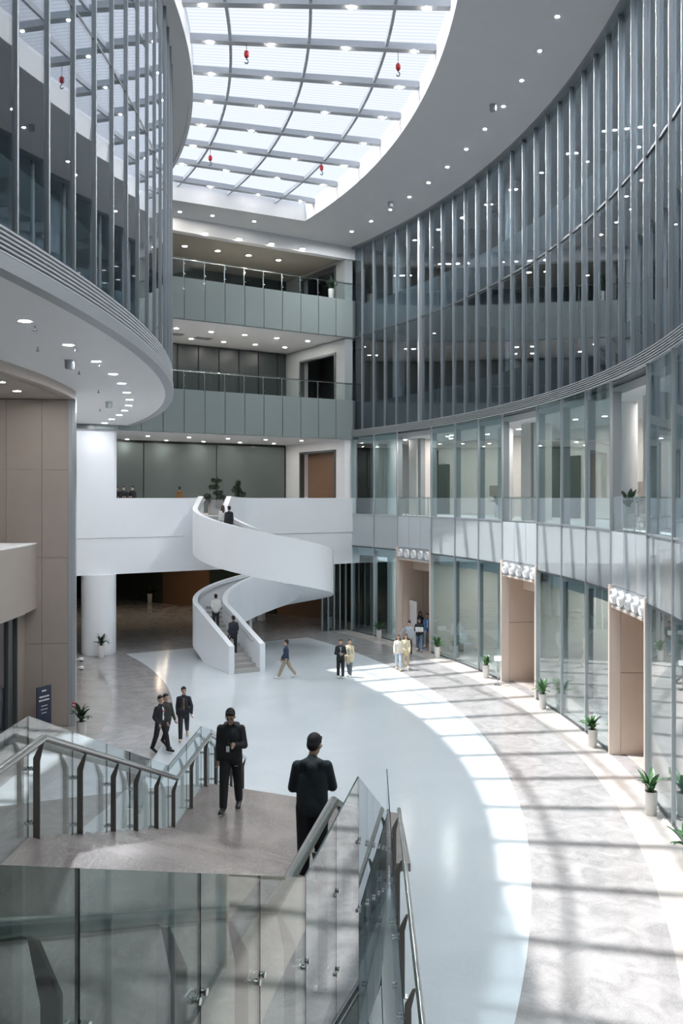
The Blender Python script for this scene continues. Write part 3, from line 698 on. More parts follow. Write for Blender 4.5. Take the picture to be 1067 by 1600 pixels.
MB().prism([E[3][0], (0.5, 12.6), (0.5, 15.6), (-2.6, 17.0)], 2.2, 2.48).build('landing_slab', 'room_grey', fs_)
MB().prism([(0.36, 6.5), (0.56, 6.5), (0.76, 14.6), (0.56, 14.6)], 2.25, 2.58).build('stringer', 'white_gloss', fs_)
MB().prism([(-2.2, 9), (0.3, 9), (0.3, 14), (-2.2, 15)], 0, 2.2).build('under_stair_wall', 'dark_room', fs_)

def zline(y, side):
    pts = [(e[side][0], e[side][1], e[2]) for e in E]
    for (x0, y0, z0), (x1, y1, z1) in zip(pts, pts[1:]):
        if y0 <= y <= y1:
            f = (y - y0) / (y1 - y0); return V((x0 + (x1 - x0) * f, y, z0 + (z1 - z0) * f))
    return V(pts[0]) if y < pts[0][1] else V(pts[-1])
def glass_panel(bal, a, b, up, dn, out, th=0.011, gap=0.005):
    """a, b: base points; out: horizontal offset to the outside"""
    d = V((b.x - a.x, b.y - a.y)); u = d.normalized(); n = V((u.y, -u.x)) * out
    sl = (b.z - a.z) / d.length
    a2 = a + V((n.x + u.x * gap, n.y + u.y * gap, sl * gap)); b2 = b + V((n.x - u.x * gap, n.y - u.y * gap, -sl * gap))
    t = V((u.y, -u.x, 0)) * th / 2
    q = [a2 + t, b2 + t, b2 - t, a2 - t]
    m = MB(); m.hexa([p + V((0, 0, -dn)) for p in q], [p + V((0, 0, up)) for p in q]); m.mi = [1, 1, 0, 1, 0, 1]
    return m.build('glass_panel', ['glass_rail_near' if dn > 0.5 else 'glass_rail', 'glass_edge'], bal)
FLIGHTS = ((0, 1, 14), (2, 3, 15), (4, 5, 17))
def tread_at(x, y):
    """height of the walking surface of the stone stair under a plan point"""
    for i in range(5):
        (l0, r0, z0), (l1, r1, z1) = E[i], E[i + 1]; l0, r0, l1, r1 = V(l0), V(r0), V(l1), V(r1)
        def side_(f):
            a = l0.lerp(l1, f); b = r0.lerp(r1, f); return (b.x - a.x) * (y - a.y) - (b.y - a.y) * (x - a.x)
        if side_(0) >= 0 > side_(1):
            if z0 == z1: return z0
            lo_, hi_ = 0.0, 1.0
            for _ in range(40):
                m = (lo_ + hi_) / 2
                if side_(m) >= 0: lo_ = m
                else: hi_ = m
            n = [q for q in FLIGHTS if q[0] == i][0][2]
            return z0 - (z0 - z1) / n * (min(n - 2, int(lo_ * (n - 1))) + 1)
    return None
def post(bal, p, u, inward, hr=0.90, drop=0.0):
    """bent flat post; u rail direction (2D), inward +1/-1 side"""
    n = V((-u.y, u.x)) * inward                      # towards the stair
    prof = [(-0.032, 0.0), (0.032, 0.0), (0.032, hr - 0.17), (0.105, hr - 0.03), (0.075, hr - 0.03), (-0.032, hr - 0.13)]
    prof = [(-0.031, -drop), (0.031, -drop), (0.031, hr - 0.20), (0.072, hr - 0.02), (0.045, hr - 0.02), (-0.031, hr - 0.17)]
    m = MB(); k = len(prof); vs2 = []
    for s in (-0.009, 0.009):
        for o, z in prof: vs2.append(p + V((n.x * o + u.x * s, n.y * o + u.y * s, z)))
    m.add(vs2, [tuple(range(k)), tuple(range(k, 2 * k))] + [(i, (i + 1) % k, k + (i + 1) % k, k + i) for i in range(k)])
    po = m.build('post', 'stainless_brushed', bal)
    b = MB(); q = [p + V((n.x * o + u.x * s, n.y * o + u.y * s, 0)) for o, s in ((-0.06, -0.04), (0.06, -0.04), (0.06, 0.04), (-0.06, 0.04))]; q = [v - V((0, 0, drop)) for v in q]
    b.hexa(q, [v + V((0, 0, 0.012)) for v in q]).build('base_plate', 'stainless', po)
    for z in (0.13, hr - 0.27):
        c = p + V((-n.x * 0.034, -n.y * 0.034, z))
        cm = MB()
        cm.tube([p + V((-n.x * 0.02, -n.y * 0.02, z)), c], 0.010, 8)
        e = c
        cm.tube([e - V((u.x, u.y, 0)) * 0.036, e + V((u.x, u.y, 0)) * 0.036], 0.010, 8)
        for s in (-0.034, 0.034):
            g = e + V((u.x * s, u.y * s, 0))
            cm.tube([g + V((n.x * 0.01, n.y * 0.01, 0)), g + V((-n.x * 0.062, -n.y * 0.062, 0))], 0.007, 8)
            for w0, w1 in ((-0.068, -0.056), (-0.034, -0.02)):
                cm.tube([g + V((n.x * w0, n.y * w0, 0)), g + V((n.x * w1, n.y * w1, 0))], 0.0145, 12)
        cm.build('glass_clamp', 'stainless', po)
    return po
def balustrade(label, side, joints, up, dn, posts, hr_from, hr_to, inward):
    b = empty('glass_balustrade', zline(joints[len(joints) // 2], side), label=label, category='balustrade')
    pts = [zline(y, side) for y in joints]
    for p, q in zip(pts, pts[1:]): glass_panel(b, p, q, up, dn, 0.012 * inward)
    for y in posts:
        p = zline(y, side); q = zline(y + 0.1, side); u = V((q.x - p.x, q.y - p.y)).normalized(); n = V((-u.y, u.x)) * inward
        pp_ = p + V((n.x * 0.07, n.y * 0.07, 0)); tz = tread_at(pp_.x, pp_.y); post(b, pp_, u, inward, drop=(p.z - tz) if tz is not None else 0.0)
    hy = [hr_from] + [e[side][1] for e in E if hr_from < e[side][1] < hr_to] + [hr_to]
    hp = []
    for y in hy:
        p = zline(y, side); hp.append(p + V((inward * (-0.17 if inward > 0 else -0.128), 0.02, 0.91)))
    MB().tube(hp, 0.037, 14).build('handrail', 'stainless', b, smooth=60)
    return b
balustrade('clear glass balustrade with steel posts and tube handrail beside the bottom of the upper flight', 1,
           [0.9, 1.75, 2.62, 3.5, 4.19, 4.94, 5.83, 6.72, 7.7, 8.7, 9.7, 10.7, 11.6, 12.4], 1.10, 0.90,
           [1.75, 2.62, 3.5, 4.19, 4.94, 5.83, 6.72, 7.7, 8.7, 9.7, 10.7, 11.6, 12.3], 0.9, 12.4, 1)
balustrade('glass balustrade with bent steel posts running down past the beige canopy', 0,
           [5.9, 7.2, 8.5, 9.8, 11.1, 12.2, 13.4, 14.6, 15.9, 17.1, 18.4, 19.7, 21.0, 22.3, 23.6], 1.12, 0.06,
           [5.95, 7.2, 8.5, 9.8, 11.1, 12.2, 13.4, 14.6, 15.9, 17.1, 18.4, 19.7, 21.0, 22.3, 23.5], 5.9, 23.6, -1)
# low balustrade of the lower landing, seen almost along its length
lbal = empty('glass_balustrade', (0.6, 11, 2.6), label='low glass balustrade along the narrow lower landing', category='balustrade')
ya = [7.0, 8.5, 10.0, 11.5, 13.0, 14.5]
lx = lambda y: 0.50 + (y - 7.0) * 0.029
for y0, y1 in zip(ya, ya[1:]): glass_panel(lbal, V((lx(y0), y0, 2.58)), V((lx(y1), y1, 2.58)), 1.12, 0.0, 0.0)
for y in (8.42, 9.92, 11.42, 12.92): post(lbal, V((lx(y) + 0.07, y, 2.58)), V((0.029, 1)).normalized(), -1, 0.92)
MB().tube([(lx(7) + 0.17, 7.0, 3.5), (lx(13.2) + 0.15, 13.2, 3.5)], 0.03, 12).build('handrail', 'stainless', lbal, smooth=60)

# ================================================================== PEOPLE
REMESH = []
def cmat(name, c, rough=0.75):
    if name not in M: mat(name, c, rough, var=0.12, scale=14, bump=0.15)
    return name
cmat('skin', (0.50, 0.32, 0.235), 0.55); cmat('hair_black', (0.012, 0.011, 0.012), 0.75); cmat('hair_brown', (0.05, 0.026, 0.016), 0.45)
cmat('black_cloth', (0.012, 0.015, 0.019)); cmat('black_trousers', (0.009, 0.010, 0.013)); cmat('teal_black', (0.012, 0.022, 0.028))
cmat('navy', (0.018, 0.035, 0.075)); cmat('navy_suit', (0.014, 0.018, 0.028)); cmat('olive', (0.040, 0.040, 0.030)); cmat('khaki', (0.33, 0.28, 0.21))
cmat('jeans_light', (0.42, 0.52, 0.62)); cmat('jeans_blue', (0.16, 0.24, 0.36)); cmat('cream', (0.70, 0.64, 0.53)); cmat('yellow_cream', (0.66, 0.57, 0.38)); cmat('tan', (0.55, 0.44, 0.30))
cmat('white_cloth', (0.74, 0.74, 0.73)); cmat('grey_cloth', (0.30, 0.33, 0.36)); cmat('light_grey_cloth', (0.42, 0.47, 0.52)); cmat('blue_cloth', (0.05, 0.16, 0.36)); cmat('rust', (0.20, 0.11, 0.045))
cmat('white_shoe', (0.72, 0.70, 0.68), 0.5); cmat('black_shoe', (0.015, 0.015, 0.016), 0.5); cmat('dark_trousers', (0.020, 0.022, 0.028)); cmat('grey_trousers', (0.12, 0.14, 0.16))
cmat('eye_dark', (0.012, 0.01, 0.009), 0.2); cmat('lip', (0.36, 0.14, 0.12), 0.5); cmat('red_print', (0.6, 0.06, 0.08)); cmat('tee_blue', (0.24, 0.33, 0.40))
def sphere_v(c, rad, Rm=None, nu=14, nv=9):
    vs_, fs = [], []
    rx, ry, rz = rad if hasattr(rad, '__len__') else (rad,) * 3
    vs_.append(V((0, 0, -rz)))
    for j in range(1, nv):
        a = -math.pi / 2 + math.pi * j / nv
        for i in range(nu):
            q = 2 * math.pi * i / nu; vs_.append(V((rx * math.cos(a) * math.cos(q), ry * math.cos(a) * math.sin(q), rz * math.sin(a))))
    vs_.append(V((0, 0, rz)))
    for i in range(nu): fs.append((0, 1 + (i + 1) % nu, 1 + i))
    for j in range(nv - 2):
        for i in range(nu):
            a = 1 + j * nu; fs.append((a + i, a + (i + 1) % nu, a + nu + (i + 1) % nu, a + nu + i))
    l = len(vs_) - 1; a = 1 + (nv - 2) * nu
    for i in range(nu): fs.append((a + i, a + (i + 1) % nu, l))
    if Rm is not None: vs_ = [Rm @ p for p in vs_]
    return [p + V(c) for p in vs_], fs
def capsule_v(p0, r0, p1, r1, nu=14):
    p0, p1 = V(p0), V(p1); d = p1 - p0; L_ = max(d.length, 1e-5); q = V((0, 0, 1)).rotation_difference(d.normalized()).to_matrix()
    vs_, fs = [], []; rows = []
    for j in range(1, 5): a = -math.pi / 2 + math.pi / 2 * j / 4; rows.append((r0 * math.cos(a), r0 * math.sin(a)))
    for j in range(0, 4): a = math.pi / 2 * j / 4; rows.append((r1 * math.cos(a), L_ + r1 * math.sin(a)))
    vs_.append(V((0, 0, -r0)))
    for r, z in rows:
        for i in range(nu): t = 2 * math.pi * i / nu; vs_.append(V((r * math.cos(t), r * math.sin(t), z)))
    vs_.append(V((0, 0, L_ + r1)))
    for i in range(nu): fs.append((0, 1 + (i + 1) % nu, 1 + i))
    for j in range(len(rows) - 1):
        for i in range(nu): a = 1 + j * nu; fs.append((a + i, a + (i + 1) % nu, a + nu + (i + 1) % nu, a + nu + i))
    l = len(vs_) - 1; a = 1 + (len(rows) - 1) * nu
    for i in range(nu): fs.append((a + i, a + (i + 1) % nu, l))
    return [p0 + q @ p for p in vs_], fs
def solid(name, prims, mname, parent, voxel, smooth=4, **kw):
    m = MB()
    for pr in prims:
        if pr[0] == 'c': m.add(*capsule_v(*pr[1:5]))
        else: m.add(*sphere_v(pr[1], pr[2], pr[3] if len(pr) > 3 else None))
    me = bpy.data.meshes.new(name); me.from_pydata([tuple(p) for p in m.v], [], m.f); me.materials.append(M[mname])
    o = bpy.data.objects.new(name, me); col.objects.link(o); o.parent = parent
    for k, val in kw.items(): o[k] = val
    r = o.modifiers.new('r', 'REMESH'); r.mode = 'VOXEL'; r.voxel_size = voxel; r.use_smooth_shade = True
    if smooth: s = o.modifiers.new('s', 'SMOOTH'); s.factor = 0.5; s.iterations = smooth
    REMESH.append(o)
    return o
def person(label, loc, facing, top='black_cloth', legs_m='black_trousers', shoe='black_shoe', hair='hair_black', hair_style='short',
           L=(0.0, 0.05), R=(0.0, 0.05), la=(0.0, 0.12, 0.15, 0.0), ra=(0.0, 0.12, 0.15, 0.0), height=1.72, lean=0.0, pitch=0.0, turn=0.0,
           coat=0.0, inner=None, sleeves='long', voxel=0.0125, slim=1.0, group=None, hood=False, seat=None, extra=None, glasses=False, sole=None):
    sca = height / 1.735
    root = empty('person', loc, math.atan2(facing[1], facing[0]) - math.pi / 2, label=label, category='person'); root.scale = (sca, sca, sca)
    if group: root['group'] = group
    def leg(side, sk):
        s, k = sk; hip = V((0.092 * side, 0, 0.92)); kn = hip + V((0.008 * side, math.sin(s) * 0.42, -math.cos(s) * 0.42))
        an = kn + V((0, math.sin(s - k) * 0.41, -math.cos(s - k) * 0.41)); fp = -max(0.0, k - s) * 0.8 if k > s + 0.15 else 0.0
        toe = an + V((0.012 * side, math.cos(fp) * 0.17, -0.045 + math.sin(fp) * 0.17)); heel = an + V((0, -0.05 * math.cos(fp), -0.045 + 0.05 * -math.sin(fp)))
        return [hip, kn, an, toe, heel]
    LL, RR = leg(-1, L), leg(1, R)
    low = min(p.z for g in (LL, RR) for p in g[3:]) - 0.042
    dz = V((0, 0, -low))
    LL = [p + dz for p in LL]; RR = [p + dz for p in RR]
    Rl = Matrix.Rotation(-lean, 3, 'X'); pv = V((0, 0, 0.95)) + dz
    def ub(p): return pv + Rl @ (V(p) - V((0, 0, 0.95)))
    Rh = Rl @ Matrix.Rotation(turn, 3, 'Z') @ Matrix.Rotation(-pitch, 3, 'X'); nb = ub((0, -0.005, 1.47))
    def hd_(p): return nb + Rh @ (V(p) - V((0, -0.005, 1.47)))
    def arm(side, a):
        s, ab, e, tw = a; sh = V((0.172 * side * slim, 0.0, 1.385))
        ud = V((side * math.sin(ab), math.sin(s) * math.cos(ab), -math.cos(s) * math.cos(ab))); el = sh + ud * 0.285
        fd = V((-side * math.sin(tw), math.sin(s + e) * math.cos(tw), -math.cos(s + e) * math.cos(tw))); wr_ = el + fd * 0.245
        return ub(sh), ub(el), ub(wr_), (Rl @ fd).normalized()
    LA, RA = arm(-1, la), arm(1, ra)
    body = []
    for g in (LL, RR):
        body += [('c', g[0], 0.075 * slim, g[1], 0.052), ('c', g[1], 0.05, g[2], 0.036), ('c', g[4], 0.032, g[3], 0.028), ('c', g[2], 0.036, g[4], 0.03)]
    body += [('s', ub((0, 0, 0.97)), (0.150 * slim, 0.10, 0.12), Rl), ('s', ub((0, 0, 1.12)), (0.130 * slim, 0.09, 0.16), Rl), ('s', ub((0, 0.005, 1.29)), (0.155 * slim, 0.105, 0.17), Rl),
             ('c', ub((-0.13 * slim, 0, 1.395)), 0.05, ub((0.13 * slim, 0, 1.395)), 0.05), ('c', ub((0, -0.01, 1.40)), 0.056, hd_((0, 0.0, 1.53)), 0.05)]
    body += [('s', hd_((0, -0.005, 1.642)), (0.078, 0.098, 0.100), Rh), ('s', hd_((0, 0.032, 1.580)), (0.062, 0.064, 0.074), Rh),
             ('c', hd_((0, 0.083, 1.632)), 0.010, hd_((0, 0.105, 1.602)), 0.014), ('s', hd_((-0.079, -0.005, 1.615)), (0.012, 0.022, 0.034), Rh), ('s', hd_((0.079, -0.005, 1.615)), (0.012, 0.022, 0.034), Rh)]
    for side, A_ in ((-1, LA), (1, RA)):
        sh, el, wr_, fd = A_
        body += [('c', sh, 0.05, el, 0.040), ('c', el, 0.039, wr_, 0.028)]
        # hand: palm, four curled fingers of unequal length, thumb from the side of the palm
        lat = fd.cross(V((1, 0, 0)));  lat = lat.normalized() if lat.length > 0.3 else V((0, 1, 0))
        palm_n = fd.cross(lat).normalized() * side
        pe = wr_ + fd * 0.085
        body += [('c', wr_, 0.026, wr_ + fd * 0.05, 0.031), ('c', wr_ + fd * 0.03 - lat * 0.018, 0.020, pe - lat * 0.026, 0.017), ('c', wr_ + fd * 0.03 + lat * 0.018, 0.020, pe + lat * 0.026, 0.017)]
        for q, ln in zip((-0.033, -0.011, 0.011, 0.033), (0.058, 0.072, 0.078, 0.068)):
            b0 = pe + lat * q; b1 = b0 + (fd * 0.8 - palm_n * 0.45).normalized() * ln * 0.55; b2 = b1 + (fd * 0.4 - palm_n * 0.9).normalized() * ln * 0.5
            body += [('c', b0, 0.0115, b1, 0.0105), ('c', b1, 0.0105, b2, 0.009)]
        t0 = wr_ + fd * 0.03 + lat * 0.03; t1 = t0 + (fd * 0.6 + lat * 0.75).normalized() * 0.035; t2 = t1 + (fd * 0.95 + lat * 0.1).normalized() * 0.035
        body += [('c', t0, 0.014, t1, 0.0125), ('c', t1, 0.0125, t2, 0.0105)]
    solid('body', body, 'skin', root, voxel, 3)
    # trousers
    tr = [('s', ub((0, 0, 0.97)), (0.168 * slim, 0.122, 0.13), Rl)]
    for g in (LL, RR): tr += [('c', g[0], 0.102 * slim, g[1], 0.080 * slim), ('c', g[1], 0.080 * slim, g[2] + V((0, 0, 0.005)), 0.064 * slim)]
    solid('trousers', tr, legs_m, root, max(voxel, 0.014))
    # top
    tp = [('s', ub((0, 0, 1.10)), (0.162 * slim, 0.125, 0.20), Rl), ('s', ub((0, 0.005, 1.27)), (0.172 * slim, 0.128, 0.18), Rl), ('c', ub((-0.145 * slim, 0, 1.375)), 0.068, ub((0, -0.01, 1.425)), 0.068), ('c', ub((0, -0.01, 1.425)), 0.068, ub((0.145 * slim, 0, 1.375)), 0.068),
          ('c', ub((-0.062, 0, 0.93)), 0.118, ub((0.062, 0, 0.93)), 0.118), ('c', ub((0, -0.012, 1.40)), 0.078, ub((0, -0.008, 1.465)), 0.066)]
    tp += [('s', ub((0, 0.0, 0.95)), (0.172 * slim, 0.142, 0.15), Rl)]
    for sx in (-1, 1): tp += [('c', ub((0.055 * sx * slim, 0, 1.26)), 0.124 * slim, ub((0.062 * sx * slim, 0.005, 0.91)), 0.126 * slim)]
    for A_ in (LA, RA):
        sh, el, wr_, fd = A_
        tp += [('c', sh, 0.066, el, 0.060)]
        if sleeves == 'long': tp += [('c', el, 0.060, wr_ - fd * 0.01, 0.047)]
    if coat:
        for g in (LL, RR): tp += [('c', g[0] + V((0, 0, 0.05)), 0.135, g[0].lerp(g[1], 0.55) + V((0, 0, 0.42 - coat)), 0.118)]
        tp += [('c', ub((0, 0, 0.95)), 0.15, ub((0, 0, 0.93 - coat * 0.75)), 0.135)]
    if hood:
        tp += [('c', ub((-0.09, -0.07, 1.43)), 0.055, ub((0.09, -0.07, 1.43)), 0.055), ('c', ub((0, -0.125, 1.40)), 0.06, ub((0, -0.13, 1.31)), 0.035),
               ('c', ub((-0.09, -0.07, 1.43)), 0.045, ub((-0.065, 0.05, 1.44)), 0.03), ('c', ub((0.09, -0.07, 1.43)), 0.045, ub((0.065, 0.05, 1.44)), 0.03)]
    solid('top', tp, top, root, max(voxel, 0.014))
    if inner:
        solid('shirt_front', [('s', ub((0, 0.075, 1.27)), (0.060, 0.062, 0.15), Rl), ('s', ub((0, 0.07, 1.08)), (0.066, 0.066, 0.15), Rl)], inner, root, max(voxel, 0.014))
    for g in (LL, RR):
        fwd = (g[3] - g[4]).normalized()
        so = solid('shoe', [('c', g[4] + V((0, 0, 0.006)) - fwd * 0.01, 0.048, g[3] + fwd * 0.02, 0.044), ('c', g[2] + V((0, 0, -0.01)), 0.052, g[4] + fwd * 0.06, 0.05)], shoe, root, max(voxel, 0.014), 2)
    if sole:
        for g in (LL, RR):
            fwd = (g[3] - g[4]).normalized(); solid('sole', [('c', g[4] + V((0, 0, -0.022)) - fwd * 0.02, 0.034, g[3] + fwd * 0.03 + V((0, 0, -0.018)), 0.032)], sole, root, 0.01, 1)
    # hair
    hp = [('s', hd_((0, -0.022, 1.674)), (0.087, 0.103, 0.095), Rh), ('s', hd_((0, -0.052, 1.620)), (0.078, 0.062, 0.078), Rh), ('c', hd_((-0.042, 0.052, 1.722)), 0.026, hd_((0.042, 0.052, 1.722)), 0.026)]
    if hair_style == 'long': hp += [('c', hd_((-0.065, -0.03, 1.62)), 0.045, hd_((-0.085, -0.015, 1.42)), 0.04), ('c', hd_((0.065, -0.03, 1.62)), 0.045, hd_((0.085, -0.015, 1.42)), 0.04), ('c', hd_((0, -0.07, 1.60)), 0.07, hd_((0, -0.09, 1.38)), 0.055)]
    if hair_style == 'bun': hp += [('s', hd_((0, -0.06, 1.765)), 0.05)]
    if hair_style == 'ponytail': hp += [('c', hd_((0, -0.12, 1.66)), 0.035, hd_((0, -0.17, 1.50)), 0.02)]
    if hair_style == 'cap': hp += [('c', hd_((-0.05, 0.08, 1.70)), 0.016, hd_((0.05, 0.08, 1.70)), 0.016), ('c', hd_((-0.035, 0.13, 1.69)), 0.014, hd_((0.035, 0.13, 1.69)), 0.014)]
    solid('hair', hp, hair, root, max(voxel, 0.0125), 3)
    for sx in (-0.03, 0.03):
        MB().add(*sphere_v(hd_((sx, 0.083, 1.638)), (0.013, 0.008, 0.007), Rh, 10, 6)).build('eye', 'eye_dark', None, True).parent = root
        MB().add(*sphere_v(hd_((sx, 0.086, 1.658)), (0.018, 0.007, 0.004), Rh, 10, 6)).build('eyebrow', 'eye_dark', None, True).parent = root
    MB().add(*sphere_v(hd_((0, 0.086, 1.562)), (0.022, 0.009, 0.006), Rh, 10, 6)).build('mouth', 'lip', None, True).parent = root
    if glasses:
        g = MB()
        for sx in (-0.034, 0.034):
            ringp = [hd_((sx + 0.026 * math.cos(q * math.pi / 8), 0.105, 1.635 + 0.02 * math.sin(q * math.pi / 8))) for q in range(17)]
            g.tube(ringp, 0.0025, 6)
            g.tube([hd_((sx + math.copysign(0.026, sx), 0.105, 1.637)), hd_((math.copysign(0.083, sx), 0.0, 1.63))], 0.0025, 6)
        g.build('glasses', 'black', None).parent = root
    root['hand_left'] = list(LA[2] + LA[3] * 0.09); root['hand_right'] = list(RA[2] + RA[3] * 0.09)
    return root, hd_, ub, LA, RA
def foot(x, y, z=0.0):
    p = px(x, y, z); r = math.hypot(p.x - CX, p.y - CY)
    return (p.x, p.y, z if z > 0.01 else 0.008 if 35.9 < r < 46.5 else 0.007 if r > 49 else 0.002)
WK = dict(L=(0.42, 0.10), R=(-0.28, 0.30), la=(-0.25, 0.14, 0.25, 0.0), ra=(0.3, 0.14, 0.3, 0.0))
WK2 = dict(L=(-0.25, 0.32), R=(0.36, 0.08), la=(0.28, 0.14, 0.3, 0.0), ra=(-0.25, 0.14, 0.25, 0.0))
# the man walking up across the landing, reading his phone
pm, hdm, ubm, LAm, RAm = person('man in black hooded jacket reading his phone on the stair landing', foot(361, 1266, 2.6), (-0.05, -1), 'black_cloth', 'black_trousers', 'black_shoe',
    L=(-0.20, 0.12), R=(0.26, 0.06), la=(0.30, 0.22, 1.55, 0.55), ra=(0.0, 0.10, 0.10, 0.0), height=1.76, pitch=0.50, voxel=0.0085, hood=True, glasses=True, sole='white_shoe', slim=1.04)
MB().box(-0.028, 0.028, 0, 0.004, -0.10, 0.0).build('badge', 'white_ceramic', None).parent = pm
bd = [o for o in pm.children if o.name.startswith('badge')][0]; bd.location = ubm((0.03, 0.150, 1.12)); bd['label'] = 'white name badge'
m_ = MB(); m_.tube([ubm((-0.05, 0.09, 1.44)), ubm((0.02, 0.145, 1.25)), ubm((0.03, 0.152, 1.13))], 0.004, 6); m_.tube([ubm((0.06, 0.09, 1.44)), ubm((0.04, 0.145, 1.25)), ubm((0.03, 0.152, 1.13))], 0.004, 6)
m_.build('lanyard', 'black', None).parent = pm
MB().box(-0.03, 0.03, -0.002, 0.002, -0.006, 0.006).build('trouser_logo', 'light_grey_cloth', None).parent = pm
tl = [o for o in pm.children if o.name.startswith('trouser_logo')][0]; tl.location = (-0.10, 0.085, 0.78)
mat('phone_body', (0.01, 0.01, 0.012), 0.2); mat('phone_screen', (0.03, 0.04, 0.06), 0.05)
def phone(pr, A_, label):
    q = pr.matrix_basis.to_3x3() @ (A_[2] + A_[3] * 0.115) + V(pr.location)
    o = MB().box(-0.036, 0.036, -0.075, 0.075, -0.004, 0.004).build('phone', 'phone_body', None, origin=(0, 0, 0), label=label, category='phone')
    o.location = q + V((0, 0, 0.036)); o.rotation_euler = (R_(30), 0, pr.rotation_euler[2])
    MB().box(-0.033, 0.033, -0.07, 0.07, 0.004, 0.0045).build('screen', 'phone_screen', None).parent = o
bpy.context.view_layer.update()
phone(pm, LAm, 'black phone in the hand of the man on the landing')
# man seen from behind on the flight below the upper landing
pb, hdb, ubb, LAb, RAb = person('man in dark hooded top seen from behind walking down the stairs', (-0.34, 10.62, tread_at(-0.34, 10.65)), (0.0, 1), 'teal_black', 'black_trousers', 'black_shoe',
    L=(0.06, 0.05), R=(0.0, 0.05), la=(0.22, 0.20, 1.2, 0.5), ra=(0.30, 0.22, 1.35, 0.55), height=1.74, pitch=0.42, turn=-0.35, voxel=0.0085, hood=True, glasses=True)
m_ = MB(); m_.tube([ubb((0.055 * math.cos(a), -0.02 + 0.06 * math.sin(a), 1.485)) for a in [i * math.pi / 8 for i in range(17)]], 0.006, 6); m_.build('neck_cord', 'black', None).parent = pb
# three men strolling by the beige wall
p1_, h1, u1, _, _ = person('man in black jacket over a white printed tee strolling beside two friends', foot(251, 1176), (0.8, -0.6), 'black_cloth', 'black_trousers', 'black_shoe', inner='white_cloth', height=1.76, la=(-0.1, 0.25, 0.7, 0.3), ra=(-0.1, 0.25, 0.7, 0.3), L=(0.35, 0.08), R=(-0.22, 0.2), turn=-0.2)
MB().box(-0.045, 0.045, 0, 0.003, -0.02, 0.02).build('chest_print', 'red_print', None).parent = p1_
[o for o in p1_.children if o.name.startswith('chest_print')][0].location = u1((0, 0.138, 1.29))
person('man in olive jacket walking behind the white printed tee', foot(259, 1168), (0.7, -0.7), 'olive', 'dark_trousers', 'black_shoe', height=1.70, **WK2)
person('man in navy suit jacket and dark trousers walking towards the stairs', foot(287, 1156), (0.15, -1), 'navy_suit', 'dark_trousers', 'tan', inner='rust', coat=0.12, height=1.75, L=(-0.30, 0.55), R=(0.25, 0.05), la=(0.35, 0.30, 0.2, 0.0), ra=(-0.15, 0.12, 0.2, 0.0), turn=0.2)
person('man in navy sweater and khaki trousers crossing the white floor', foot(447, 1060), (-1, -0.05), 'navy', 'khaki', 'white_shoe', height=1.72, L=(0.42, 0.05), R=(-0.42, 0.22), la=(0.15, 0.1, 0.35, 0.0), ra=(0.2, 0.1, 0.4, 0.1))
person('man in open black shirt with folded hands beside a woman in a pale coat', foot(532, 1060), (0.05, -1), 'black_cloth', 'black_trousers', 'white_shoe', inner='tee_blue', height=1.70, la=(0.2, 0.2, 1.45, 0.6), ra=(0.2, 0.2, 1.6, 0.7), L=(0.12, 0.05), R=(-0.08, 0.12))
person('woman with ponytail in pale yellow coat and grey trousers', foot(546, 1058), (-0.45, -0.9), 'yellow_cream', 'grey_trousers', 'white_shoe', inner='grey_cloth', hair_style='ponytail', coat=0.34, height=1.66, slim=0.9, L=(0.15, 0.05), R=(-0.12, 0.12), turn=0.5)
person('woman in cream jacket and pale jeans walking past the portal', foot(622.4, 1047), (-0.1, -1), 'cream', 'jeans_light', 'tan', inner='white_cloth', hair_style='long', hair='hair_brown', height=1.64, slim=0.88, L=WK['L'], R=WK['R'], la=(0.05, 0.04, 0.2, 0.0), ra=WK['ra'])
person('woman in tan coat and trousers walking arm in arm with a friend', foot(634.0, 1046), (-0.1, -1), 'yellow_cream', 'tan', 'white_shoe', inner='light_grey_cloth', hair_style='long', hair='hair_brown', height=1.64, slim=0.88, coat=0.22, L=WK2['L'], R=WK2['R'], la=WK2['la'], ra=(0.05, 0.04, 0.2, 0.0))
person('woman with hair bun in pale denim shirt reaching out one arm', foot(639, 1022), (-0.5, -0.85), 'light_grey_cloth', 'dark_trousers', 'black_shoe', hair_style='bun', height=1.66, slim=0.9, ra=(0.4, 0.85, 0.1, -0.3), la=(0.0, 0.15, 0.4, 0.1))
pc_ = person('man in dark cap and blue jeans carrying a white parcel', foot(655, 1018), (-0.1, -1), 'dark_trousers', 'jeans_blue', 'white_shoe', hair_style='cap', height=1.72, la=(0.3, 0.15, 1.2, 0.45), ra=(0.3, 0.15, 1.2, 0.45), **dict(L=WK['L'], R=WK['R']))
bpy.context.view_layer.update(); q = V(pc_[0].location) + pc_[0].matrix_basis.to_3x3() @ ((pc_[3][2] + pc_[4][2]) / 2 + (pc_[3][3] + pc_[4][3]) * 0.045); mat('parcel_white', (0.75, 0.74, 0.73), 0.6)
MB().box(-0.20, 0.20, -0.12, 0.12, -0.10, 0.10).build('parcel', 'parcel_white', None, origin=(0, 0, 0), label='white parcel carried by the man in a dark cap', category='parcel').location = q + V((0, -0.085, 0.125))
person('man in blue jacket and grey trousers coming out of the portal', foot(668, 1010, 0.02), (-0.25, -1), 'blue_cloth', 'grey_cloth', 'white_shoe', inner='white_cloth', hair='hair_brown', height=1.76, **WK2)
person('woman with long dark hair inside the beige portal', P(51.2, 26.0, 0.02), (-0.1, -1), 'dark_trousers', 'black_trousers', 'black_shoe', hair_style='long', height=1.66, slim=0.9)
